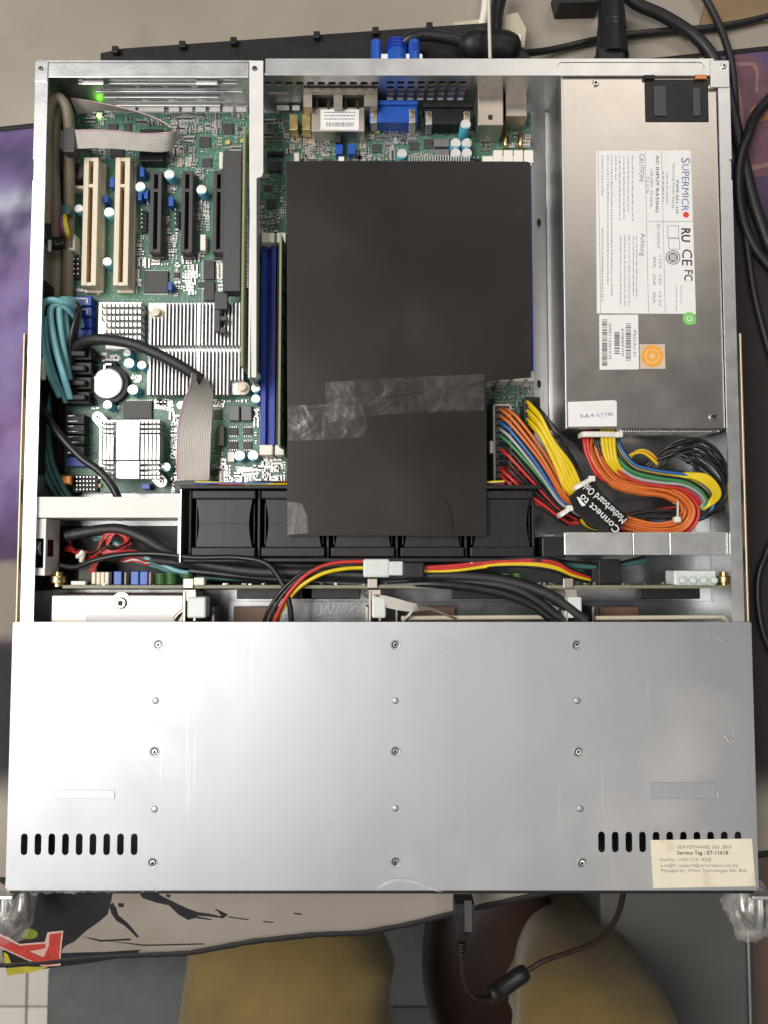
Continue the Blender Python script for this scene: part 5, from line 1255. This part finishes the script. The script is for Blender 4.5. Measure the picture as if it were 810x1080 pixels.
MB().pbox(383, 589.5, 411, 609, 43, 34, 0, 1.2).build('plug_shell', M['clearwhite'], mo); MB().pbox(410, 592, 425, 607, 42.5, 35, 0, .8).build('plug_shell', M['clearwhite'], mo)
MB().pbox(425, 593, 447.5, 610, 42, 30, 0, 1).build('socket_shell', M['blackp'], mo)
for k, (c_, dy) in enumerate((('wred', -2), ('wred', 1), ('wyellow', 5), ('wblack', 7), ('wyellow', 2.5), ('wblack', -4))):
    cable('wire', [(446, 600+dy*.6, 36), (480, 598+dy*.7, 37-k*.5), (520, 593+dy*.6+1*(c_ == 'wyellow'), 38), (560, 592+dy*.8, 38), (585, 595+dy, 36), (603, 604+dy*.7, 32), (622, 610+dy*.5, 26)], 1.2, M[c_], mo)
ws = thing('flat_white_strap', 'twisted flat white strap arching out of the middle drive bay', 'strap', (*P(440, 640, 20)[:2], 20))
b = MB(); c0 = spline(W((382, 626, 36), (405, 628, 41), (432, 635, 42), (455, 641, 41), (482, 652, 34)), 8); c1 = spline(W((384, 630, 30), (405, 640, 38), (432, 645, 40), (455, 644, 36), (480, 654, 30)), 8)
n_ = len(c0); b.v += [tuple(p) for p in c0]+[tuple(p) for p in c1]+[(p.x, p.y, p.z-.4) for p in c0]+[(p.x, p.y, p.z-.4) for p in c1]
for i in range(n_-1):
    for s, r_ in ((0, 1), (2*n_, 0)):
        f = (s+i, s+i+1, s+n_+i+1, s+n_+i); b.f.append(f if r_ else f[::-1]); b.m.append(0)
    for s in (0, n_): b.f.append((s+i, s+i+1, s+2*n_+i+1, s+2*n_+i)); b.m.append(0)
b.build('strap_band', M['ribbon'], ws, smooth=60)
MB().tube(spline(W((425, 655, 30), (432, 648, 36), (437, 640, 38)), 4), .9, 6).build('strap_tie', M['nylon'], ws, smooth=60)
for k in range(3): one('blue_grey_cable', ['thin black cable behind the right cross member', 'thin dark teal cable just beside the black one at the right cross member', 'thin dark teal cable farthest from the right cross member'][k], 'cable', [(560, 588+k*2, 20), (600, 593+k*2, 24), (640, 596+k, 24), (680, 588+k*2, 22)], 1.3, M['tealdark'] if k else M['wblack'], 'thin cables behind the right cross member')

# ================================================================== CABLES ON THE LEFT SIDE
def ribbon(b, ctrl, width, n=16, th=.9, red=True):
    """ctrl: (px,py,z, wx,wy,wz) centre line and width direction; ridged conductors"""
    cs = spline(W(*[c[:3] for c in ctrl]), 10); ws_ = spline([Vector(c[3:6]).normalized() for c in ctrl], 10)
    m_ = 2*n+1; N = len(cs); base_ = len(b.v)
    for i in range(N):
        t = (cs[min(i+1, N-1)]-cs[max(i-1, 0)]).normalized(); w = ws_[i]-t*ws_[i].dot(t); w.normalize(); nn = t.cross(w)
        for side in (1, -1):
            for k in range(m_): b.v.append(tuple(cs[i]+w*width*(k/(m_-1)-.5)+nn*side*(th*.5 if k % 2 else th*.22)))
    for i in range(N-1):
        a0, a1 = base_+i*2*m_, base_+(i+1)*2*m_
        for k in range(m_-1):
            mi = 1 if (red and k > m_-5) else 0
            b.f.append((a0+k, a0+k+1, a1+k+1, a1+k)); b.m.append(mi); b.f.append((a0+m_+k, a1+m_+k, a1+m_+k+1, a0+m_+k+1)); b.m.append(mi)
        for k in (0, m_-1): b.f.append((a0+k, a1+k, a1+m_+k, a0+m_+k)); b.m.append(1 if k and red else 0)
    return b
rb = thing('rear_ribbon_cable', 'flat grey ribbon cable folded over behind the ivory slots', 'ribbon cable', (*P(130, 146, 20)[:2], 16))
b = ribbon(MB(), [(77, 147, 30, 0, 1, .25), (100, 146.5, 31, 0, 1, .2), (125, 147.5, 30, .05, 1, .15), (150, 150, 27, .1, 1, .1), (172, 150, 24, .2, .9, .45), (183, 146, 22, .3, .4, .9), (186, 140, 21, .0, -.35, 1), (178, 132, 21, .0, -.45, 1), (160, 123, 21, .0, -.45, 1), (135, 116, 21, .0, -.4, 1), (105, 112, 20, 0, -.1, 1), (78, 112, 18, 0, .5, 1)], 11.5, 14)
b.build('ribbon', [M['ribbon'], M['ribbonred']], rb, smooth=30)
MB().pbox(66, 134, 79, 160, 32, 24, 0, .8).build('ribbon_connector', M['slate'], rb); MB().pbox(62, 137, 67, 157, 30, 25, 0, .5).build('strain_relief', M['purplep'], rb)
r2 = thing('sleeved_ribbon_cable', 'black sleeved cable over the chipset heatsink ending in a flat grey ribbon', 'ribbon cable', (*P(190, 420, 20)[:2], 18))
b = ribbon(MB(), [(211, 397, 31, -.25, -.1, .97), (212, 412, 31, -.5, -.05, .86), (208, 432, 30, -.8, -.1, .6), (205, 455, 28, -.95, -.1, .3), (204, 480, 26, -1, -.02, .1), (203.5, 507, 22, -1, 0, .0)], 21, 20)
b.build('ribbon', [M['ribbon'], M['ribbonred']], r2, smooth=30)
MB().pbox(184, 506.5, 222, 519, 23, ZB+.1, 0, .6).build('ribbon_connector', M['slate'], r2)
cable('sleeve', [(74, 378, 12), (84, 364, 25), (97, 358.5, 32), (115, 358.5, 35), (140, 363, 36), (165, 373, 36), (190, 386, 35), (212, 400, 32)], [3.4]*43+[3.6]*6 if False else 3.5, M['sleeve'], r2, n=12)
MB().tube(W((208, 398.5, 32.5), (213, 401.5, 31.5)), 3.9, 12).build('sleeve_end', M['wblack'], r2, smooth=60)
# taupe thick loop along the left wall
tp = thing('taupe_cable_loop', 'thick taupe cable looped along the left inner wall', 'cable', (*P(60, 200, 5)[:2], 5))
cable('jacket', [(47, 248, 26), (48, 220, 28), (49, 180, 30), (49.5, 140, 31), (53, 112, 31), (62, 104, 31), (70, 114, 29), (73, 140, 25), (73, 180, 20), (73, 230, 16), (72, 280, 13), (71, 320, 12)], 3.6, M['taupe'], tp, n=12)
cable('jacket', [(60, 320, 10), (61, 270, 11), (60, 220, 13), (58, 170, 17), (59, 130, 22), (64, 112, 26)], 3.0, M['taupe'], tp, n=12)
cable('black_wrap', [(46.5, 236, 27), (48, 250, 25), (56, 257, 20), (68, 256, 18)], 4.2, M['wblack'], tp, n=12)
b = MB(); MB().pbox(58.5, 148, 63, 160, 33, 24).build('wall_clip', M['ivory'], tp) if False else None
fc = thing('fan_lead', 'small plug with red, blue and yellow wires beside the ivory slots', 'wires', (*P(67, 240, 12)[:2], 12))
for k, c_ in enumerate(('wred', 'wblue', 'wyellow', 'wyellow')): cable('wire', [(66+k*1.2, 222+k, 22), (63.5+k*2, 232, 25), (65+k*2.4, 243+k, 24), (70+k*.6, 252, 18)], .8, M[c_], fc, n=6)
MB().pbox(63.5, 216, 73, 226, 24, 15, 0, .5).build('plug', M['tealdark'], fc)
for px, py in ((53, 160), (52, 259), (43.5, 262)): MB().pbox(px-1.6, py-6, px+1.6, py+6, 28, 27, 0, .2).build('wall_tab', M['white'], ch)
PLUGS = ['black data plug just below the blue ports', 'black data plug second below the blue ports', 'black data plug beside the coin cell, third below the blue ports', 'black data plug lowest of those beside the coin cell']
# teal SATA cables: loops then down the wall
TEAL = [([(80, 330, 20), (74, 322, 30), (66, 319, 34), (55, 316.5, 36), (46, 320, 36), (43, 330, 35), (43.5, 350, 34), (46, 372, 32), (53, 396, 28), (63, 418, 20)], 'teal data cable forming the outermost loop against the left wall'),
        ([(82, 338, 20), (72, 326, 29), (64, 321, 32), (56, 322, 33), (53, 330, 34), (55, 348, 33), (60, 372, 31), (67, 396, 28), (74, 420, 20)], 'teal data cable nested inside the outermost loop by the left wall'),
        ([(86, 345, 18), (80, 326, 25), (72, 317, 29), (64, 317, 31), (62, 326, 31), (64, 350, 29), (68, 375, 26), (73, 400, 20)], 'teal data cable bending down beside the black data cable'),
        ([(84, 322, 18), (76, 316, 24), (69, 318, 26), (68, 330, 26), (71, 355, 24), (74, 385, 18)], 'short teal data cable tucked deepest next to the blue ports'),
        ([(50, 334, 30), (49, 352, 28), (52, 378, 26), (60, 402, 22), (70, 424, 15)], 'teal data cable passing straight behind the loops at the left wall')]
for pts, lab in TEAL: tag(cable('data_cable', pts, 2.7, M['teal'], None, n=10, flat=(1, .72)), lab, 'data cable', 'teal data cables at the left wall')
for k in range(3):
    tag(cable('data_cable', [(44+k*3, 400, 14), (43+k*4, 430, 16), (43+k*4, 460, 17), (46+k*5, 490, 17), (54+k*6, 512, 16), (66+k*6, 530, 14)], 2.6, M['tealdark'], None, n=10, flat=(1, .7)), ['dark teal data cable hugging the left wall under the white cross member', 'dark teal data cable in the middle of three entering under the cross member', 'dark teal data cable nearest the ports entering under the cross member'][k], 'data cable', 'dark teal cables under the cross member')
one('dark_sata_cable', 'black data cable bent down from the blue ports beside the teal loops', 'cable', [(82, 322, 22), (82, 335, 26), (78, 350, 26), (75, 370, 22), (78, 400, 16), (84, 425, 12)], 3.4, M['wblack'], n=10, flat=(1, .6))
for k in range(4):
    b = MB(); y = 366+k*15.5; b.pbox(66, y, 97-2*(k == 3), y+13.5, 20-k, ZB+.2, 0, .9); b.pbox(70, y+3, 90, y+9.5, 24-k, 19.9-k, 0, .9)
    tag(b.build('data_plug', M['blackp']), PLUGS[k], 'plug', 'black data plugs by the coin cell')
one('black_lead', 'black cable slanting past the lower heatsink to the white cross member', 'cable', [(40, 425, 24), (50, 440, 28), (66, 462, 31), (86, 483, 32), (104, 496, 32), (118, 512, 31), (125, 526, 30)], 2.5, M['wblack'], n=10)
MB().pbox(41, 377, 46, 400, 34, 30, 0, .6).build('wall_tab', M['cream'], ch)

# ================================================================== BEHIND THE SERVER
ZD = -4.0
st = thing('plastic_strip', 'long black plastic bezel strip with small clips lying behind the server', 'plastic strip', (*P(300, 50, ZD)[:2], ZD))
MB().pprism([(106, 56), (130, 51), (245, 43), (330, 37), (515, 24), (560, 60), (560, 76), (106, 76)], 14, ZD+.1).build('strip_body', M['blackp'], st)
for px, py in ((121, 50), (192, 44.5), (246, 40.5), (334, 34.5), (396, 30), (453, 25)): MB().pbox(px-3.4, py-2, px+3.4, py+5, 18, ZD+.1, 0, .5).build('clip', M['blackp'], st)
vg = thing('display_plug', 'blue display plug with two thumbscrews in the rear of the server', 'plug', (*P(417, 55, 10)[:2], 8))
def ycyl(px, py0, py1, z, r, m_, nm, par, n=14, prof=None):
    a, c = P(px, py1, z), P(px, py0, z); N_ = 5
    return MB().tube([a.lerp(c, i/(N_-1)) for i in range(N_)], prof or r, n).build(nm, m_, par, smooth=50)
ycyl(397, 45, 66, 24, 3.8, M['blue2'], 'thumbscrew', vg); b_ = ycyl(437, 45, 66, 24, 4.0, M['blue2'], 'thumbscrew', vg)
MB().pbox(434.8, 44, 439, 52, 28.5, 20, 0, .3).build('thumbscrew_slot', M['blue'], vg)
ycyl(418.5, 47, 70, 22, 8, M['blue2'], 'plug_hood', vg, 18, [7.6, 7.4, 7, 6.4, 5.6])
for k in range(3):
    a = P(418.5, 55-k*4, 22); MB().tube([a, a+Vector((0, 1.2, 0))], 7.4-k*.5, 18).build('grip_ring', M['blue'], vg, smooth=50)
MB().pbox(392, 56, 446, 68, 26, 10, 0, 1).build('plug_shell', M['label'], vg)
cable('cord', [(424, 48, 22), (432, 41, 24), (448, 37, 25), (470, 40, 25), (490, 45, 24)], 3.6, M['wblack'], vg, n=12)
bkp = thing('mains_splitter', 'black mains plug lying behind the server beside the blue display plug', 'plug', (*P(515, 50, 5)[:2], 0))
MB().tube(spline(W((484, 47, 22), (496, 48, 22), (512, 49, 20), (532, 50, 20), (542, 58, 16)), 5), [5, 6, 7, 8, 9, 9.5]+[10]*12+[9, 8, 7], 14).build('plug_body', M['blackp'], bkp, smooth=50) 
cable('cord', [(518, 52, 20), (522, 30, 18), (524, 10, 16), (532, -20, 14)], 5.0, M['wblack'], bkp, n=12)
for k in range(4):
    p = P(487+k*3, 47, 22); MB().tube([p, p+Vector((.9, -.1, 0))], 6.2, 14).build('grip_ring', M['wblack'], bkp, smooth=50)
cable('cord', [(540, 57, 14), (580, 53, 2), (640, 40, 0), (700, 33, 0), (760, 28, 0), (830, 12, -1), (1000, -40, -1), (1250, -60, -1)], 2.4, M['wblack'], bkp, n=10)
M['beige'] = mat('aged_beige_plastic', (.52, .46, .35), .5, 0, .1, 60, dirt=((.36, .28, .17), 30, .58))
be = thing('beige_adapter', 'aged beige plastic adapter block behind the black mains plug', 'adapter', (*P(535, 35, ZD)[:2], ZD))
MB().pprism([(524, 18), (546, 13), (555, 30), (553, 50), (530, 49), (522, 40)], 12, ZD+.1).build('adapter_body', M['beige'], be); MB().pprism([(478, 24), (508, 20), (513, 33), (508, 52), (482, 56)], 6, ZD+.1).build('adapter_body', M['beige'], be)
MB().pprism([(527, 36), (550, 36), (549, 49), (531, 48)], 12.6, 12.05).build('pale_face', M['ivory'], be)
b = MB().tube(spline(W((517, 63, 42), (516.5, 40, 40), (516, 20, 39), (515.5, -20, 37)), 4), 1.5, 6, flat=(1.6, .8)); tag(b.build('white_lead', M['ivory'], smooth=60), 'thin flat white lead standing up behind the server rear flange', 'lead')
b = MB().tube(spline(W((508, 30, 6), (512, 10, 4), (514, -20, 2)), 4), 3.2, 8); tag(b.build('cream_cord', M['ivory'], smooth=60), 'cream cord running back from the beige adapter', 'cord')
pl = thing('mains_plug', 'black mains inlet plug pushed into the power supply from behind', 'plug', (*P(646, 40, 14)[:2], 8))
ycyl(645, -15, 62, 20, 8, M['blackp'], 'plug_body', pl, 16, [11, 9.5, 9, 8, 5.5])
MB().pbox(631, 47, 661, 66, 28, 8, 0, 2.5).build('plug_base', M['blackp'], pl)
for k in range(5):
    p = P(645, 34-k*5, 20); MB().tube([p, p+Vector((0, 1.3, 0))], 9.6-k*.4, 16).build('grip_ring', M['wblack'], pl, smooth=50)
one('thick_black_cord', 'thick black mains cord curving round the rear right corner of the server', 'cord', [(645, -20, 10), (670, 3, 8), (700, 17, 6), (730, 36, 4), (750, 58, 4), (765, 90, 4), (775, 130, 4), (783, 165, 4), (800, 230, 3), (830, 290, 3), (900, 350, 1), (1040, 400, 1), (1250, 380, 1)], 3.9, M['cord'], n=12)
one('black_side_cord', 'black cord dropping down over the printed mat beside the right wall', 'cord', [(1250, 20, 1), (1000, 20, 1), (880, 50, 1.5), (806, 110, 4), (788, 145, 12), (779, 180, 8), (782, 225, 3), (795, 260, 2), (825, 300, 1.5), (900, 420, 1), (1000, 600, 1), (1250, 700, 1)], 3.4, M['cord'], n=12)
one('thin_side_cord', 'thin black cord curling on the mat near the right slide rail', 'cord', [(1250, 480, 0), (950, 500, 0), (830, 560, 1), (806, 590, 2), (799, 620, 2), (803, 660, 2), (815, 690, 2), (830, 700, 1.5), (950, 760, 1), (1250, 700, 1)], 2.2, M['wblack'], n=10)
one('looped_side_cord', 'long black cord lying straight on the mat along the right wall', 'cord', [(700, -60, 1), (745, 0, 2), (770, 60, 4), (776, 120, 3), (780, 180, 2), (788, 260, 1.5), (800, 330, 1.5), (830, 420, 1.2), (900, 560, 1), (1250, 820, 1)], 2.4, M['cord'], n=10)
M['card'] = mat('brown_card', (.22, .15, .08), .6, 0, .15, 30)
b = MB().pprism([(738, 30), (748, -10), (840, -15), (840, 16), (790, 24)], 0, ZD+.1); tag(b.build('brown_folder', M['card']), 'brown card folder at the back of the desk near the purple mat corner', 'folder')
b = MB(); b.pprism([(586, -14), (634, -14), (634, 2), (590, 3)], 12, ZD+.1); tag(b.build('black_adapter', M['blackp']), 'small black adapter at the back of the desk behind the mains plug', 'adapter')

# ================================================================== IN FRONT: plug, cord, lap, stool, cabinet
fp = thing('front_plug', 'black audio plug hanging from the server front with braided red cord', 'plug', (*P(487, 970, 20)[:2], 10))
b = MB(); prof = [(948, 9.5, 7), (958, 9.5, 7), (968, 8.6, 6.5), (978, 7, 6), (986, 5, 5), (990, 4, 4)]
rings = []
for py, hw, hh in prof:
    c = P(489-(py-948)*.05, py, 22); rr = []
    for a, s in ((-1, -1), (1, -1), (1, 1), (-1, 1)): rr.append((c.x+a*hw*.62, c.y, 22+s*hh))
    rings.append(rr)
ch_ = [v for r_ in rings for v in r_]
fs = [(3, 2, 1, 0), (4*5, 4*5+1, 4*5+2, 4*5+3)]
for k in range(5):
    for i in range(4): fs.append((4*k+i, 4*k+(i+1) % 4, 4*k+4+(i+1) % 4, 4*k+4+i))
b.add(ch_, fs); b.build('plug_body', M['blackp'], fp)
for k in range(4): p = P(486.5, 993+k*3.4, 21); MB().tube([p, p+Vector((0, -1.2, 0))], 3.4-k*.2, 12).build('strain_ring', M['blackp'], fp, smooth=50)
MB().pbox(490, 950, 498, 983, 29.2, 28.6, 0, .2).build('plug_face', M['slate'], fp)
M['braid'] = mat('braided_cord', (.022, .006, .005), .6, 0, .9, 500, .7, 900)
cable('braided_cord', [(487, 990, 20), (487.5, 1008, 8), (488, 1025, -30), (494, 1044, -60), (506, 1053, -80), (520, 1050, -95)], 1.7, M['braid'], fp, n=10)
MB().tube(spline(W((516, 1050, -92), (527, 1044, -96), (541, 1034, -98), (556, 1024, -98)), 5), [4.5]+[6.4]*13+[6, 4.5], 12).build('cord_splitter', M['blackp'], fp, smooth=50)
cable('braided_cord', [(552, 1026, -98), (575, 1013, -96), (605, 1003, -80), (632, 991, -60), (648, 972, -35), (656, 950, -5), (657, 934, 12)], 1.9, M['braid'], fp, n=10)
for px in (531, 537, 543, 549, 555, 561, 574): MB().box(P(px, 940, 20).x-1, P(px, 940, 20).x+1, YF-5.0, YF-3.7, 36, 39.5, 0, .3).build('front_contact', M['gold'], ch)

# seated person: hips, two thighs to the knees, shins and feet; one continuous body under the clothes
M['khaki'] = mat('khaki_cotton', (.165, .112, .034), .9, 0, .14, 30, .8, 900, sheen=.2)
M['shoe'] = mat('dark_shoe', (.03, .025, .02), .6)
def skin_body(name, verts, edges, radii, mat_, root=0):
    me = bpy.data.meshes.new(name); me.from_pydata([Vector(v)*MM for v in verts], edges, [])
    o = bpy.data.objects.new(name, me); COL.objects.link(o)
    md = o.modifiers.new('skin', 'SKIN'); md.use_smooth_shade = True
    sv = me.skin_vertices[0].data if me.skin_vertices else None
    if sv is None:
        bm = bmesh.new(); bm.from_mesh(me); bm.verts.layers.skin.new(); bm.to_mesh(me); bm.free(); sv = me.skin_vertices[0].data
    for s, r in zip(sv, radii): s.radius = (r[0]*MM, r[1]*MM) if isinstance(r, tuple) else (r*MM, r*MM)
    sv[root].use_root = True
    sb = o.modifiers.new('sub', 'SUBSURF'); sb.levels = 4; sb.render_levels = 4
    dg = bpy.context.evaluated_depsgraph_get(); ev = o.evaluated_get(dg); m2 = bpy.data.meshes.new_from_object(ev)
    bpy.data.objects.remove(o); m2.name = name; m2.materials.clear(); m2.materials.append(mat_); smooth_mesh(m2, True)
    return m2
KL, KR = P(302, 992, -150), P(642, 1108, -150)
hipL, hipR = Vector((-95, -520, -190)), Vector((95, -520, -190))
V = [(0, -540, -190), tuple(hipL), (KL.x, KL.y-230, -170), (KL.x, KL.y-15, -165), (KL.x-8, KL.y-2, -250), (KL.x-10, KL.y-40, -470), (KL.x-10, KL.y-60, -660),
     tuple(hipR), (KR.x-14, KR.y-230, -190), (KR.x, KR.y-15, -185), (KR.x+6, KR.y-6, -270), (KR.x+6, KR.y-50, -470), (KR.x+6, KR.y-70, -660), (0, -560, -60)]
E = [(0, 1), (1, 2), (2, 3), (3, 4), (4, 5), (5, 6), (0, 7), (7, 8), (8, 9), (9, 10), (10, 11), (11, 12), (0, 13)]
R_ = [105, 104, 112, 104, 70, 58, 44, 100, 92, 84, 66, 58, 44, 120]
me_ = skin_body('legs', V, E, R_, M['khaki'])
co = [v.co.copy() for v in me_.vertices]; nr = [v.normal.copy() for v in me_.vertices]; flat_ = []
for c_, n_ in zip(co, nr):                   # cloth folds pulled across the thigh tops
    q = c_/MM; cx_ = KL.x if q.x < (KL.x+KR.x)/2 else KR.x; dx = (q.x-cx_)/100
    w_ = noise.noise(Vector((q.x*.006, q.y*.006, 5)))
    ph = (q.y+30*dx*dx-34*dx)*.040+3.5*w_                    # arcs pulled round the thigh
    amp = max(0, .45+.9*noise.noise(Vector((q.x*.010, q.y*.008, 1))))
    n = 20*amp*(1-abs(math.sin(ph)))**1.3+5*noise.noise(Vector((q.x*.018+q.y*.012, q.y*.02, 2)))-6
    flat_ += list(c_+n_*n*MM)
me_.vertices.foreach_set('co', flat_); me_.update()
pr = thing('person', 'seated person in khaki trousers, knees under the hanging mat edge', 'person', (0, -420, -720))
link('trousers', me_, None, pr)
for K_ in (KL+Vector((-10, -60, 0)), KR+Vector((6, -70, 0))):
    bm = bmesh.new(); bmesh.ops.create_uvsphere(bm, u_segments=20, v_segments=12, radius=1)
    for v in bm.verts:
        x, y, z = v.co; v.co = ((K_.x+x*48*(1-.15*abs(y)))*MM, (K_.y+45+y*135)*MM, (-718+max(0, (z+.55))*62*(1 if y < 0 else 1-.35*y))*MM)
    m3 = bpy.data.meshes.new('shoe'); bm.to_mesh(m3); bm.free(); m3.materials.append(M['shoe']); smooth_mesh(m3, True); link('shoe', m3, None, pr)
# chair seat behind the left thigh
M['denim'] = mat('grey_upholstery', (.10, .105, .11), .9, 0, .12, 60, .7, 700)
cs = thing('chair', 'grey upholstered chair seat beneath the seated person', 'chair', (-60, -520, -720))
b = MB(); a_, c_ = P(38, 1050, -235).x, P(300, 1050, -235).x
b.box(a_, c_, -620, P(100, 1010, -235).y, -300, -235, 0, 26); b.build('seat', M['denim'], cs, smooth=60)
MB().lathe((a_+c_)/2, -380, [(28, -715), (28, -302)], 20).build('post', M['desk2'], cs, smooth=40)
for k in range(5):
    a = 2*math.pi*k/5+.3; MB().tube([((a_+c_)/2, -380, -680), ((a_+c_)/2+240*math.cos(a), -380+240*math.sin(a), -700)], [20, 13], 8).build('foot', M['desk2'], cs, smooth=50)
# brown stool under the desk
M['stool'] = mat('brown_stool', (.030, .012, .008), .5, 0, .15, 20, .05, 200)
so = thing('stool', 'rounded dark brown stool standing between the knees under the desk', 'stool', (*P(525, 1030, -450)[:2], -720))
p = P(524, 1032, -330); b = MB(); b.lathe(0, 0, [(60, -12), (96, -8), (108, 10), (104, 30), (88, 42), (50, 48), (10, 49)], 40); me_, _ = b.mesh('stool_seat', M['stool'], True, origin=(0, 0, 0))
link('stool_seat', me_, None, so, (p.x*MM, p.y*MM, -.375), rot=Matrix.Diagonal((.72, 1.15, 1, 1)))
for sx in (-1, 1):
    for sy in (-1, 1): MB().tube([(p.x+sx*42, p.y+sy*70, -384), (p.x+sx*52, p.y+sy*88, -719)], [13, 10], 10).build('leg', M['stool'], so, smooth=50)
# grey metal pedestal
M['pedestal'] = mat('grey_enamel', (.105, .105, .10), .5, .1, .06, 14, .08, 900)
cb = thing('pedestal_cabinet', 'dark grey metal cabinet standing under the desk at the right of the legs', 'cabinet', (*P(715, 1010, -300)[:2], -720))
a_, c_ = P(634, 1000, -300).x, P(788, 1000, -300).x
MB().box(a_, c_, -420, 60, -716, -300, 0, 3).build('cabinet_body', M['pedestal'], cb); MB().box(c_+.3, c_+3, -420, 58, -712, -299.5, 0, .8).build('edge_trim', M['steel'], cb)
M['brownside'] = mat('brown_panel', (.11, .075, .06), .6, 0, .1, 20)
b = MB().box(c_+6, c_+260, -430, 60, -718, -330, 0, 3); tag(b.build('cardboard_carton', M['brownside']), 'dull brown carton next to the grey cabinet', 'carton')
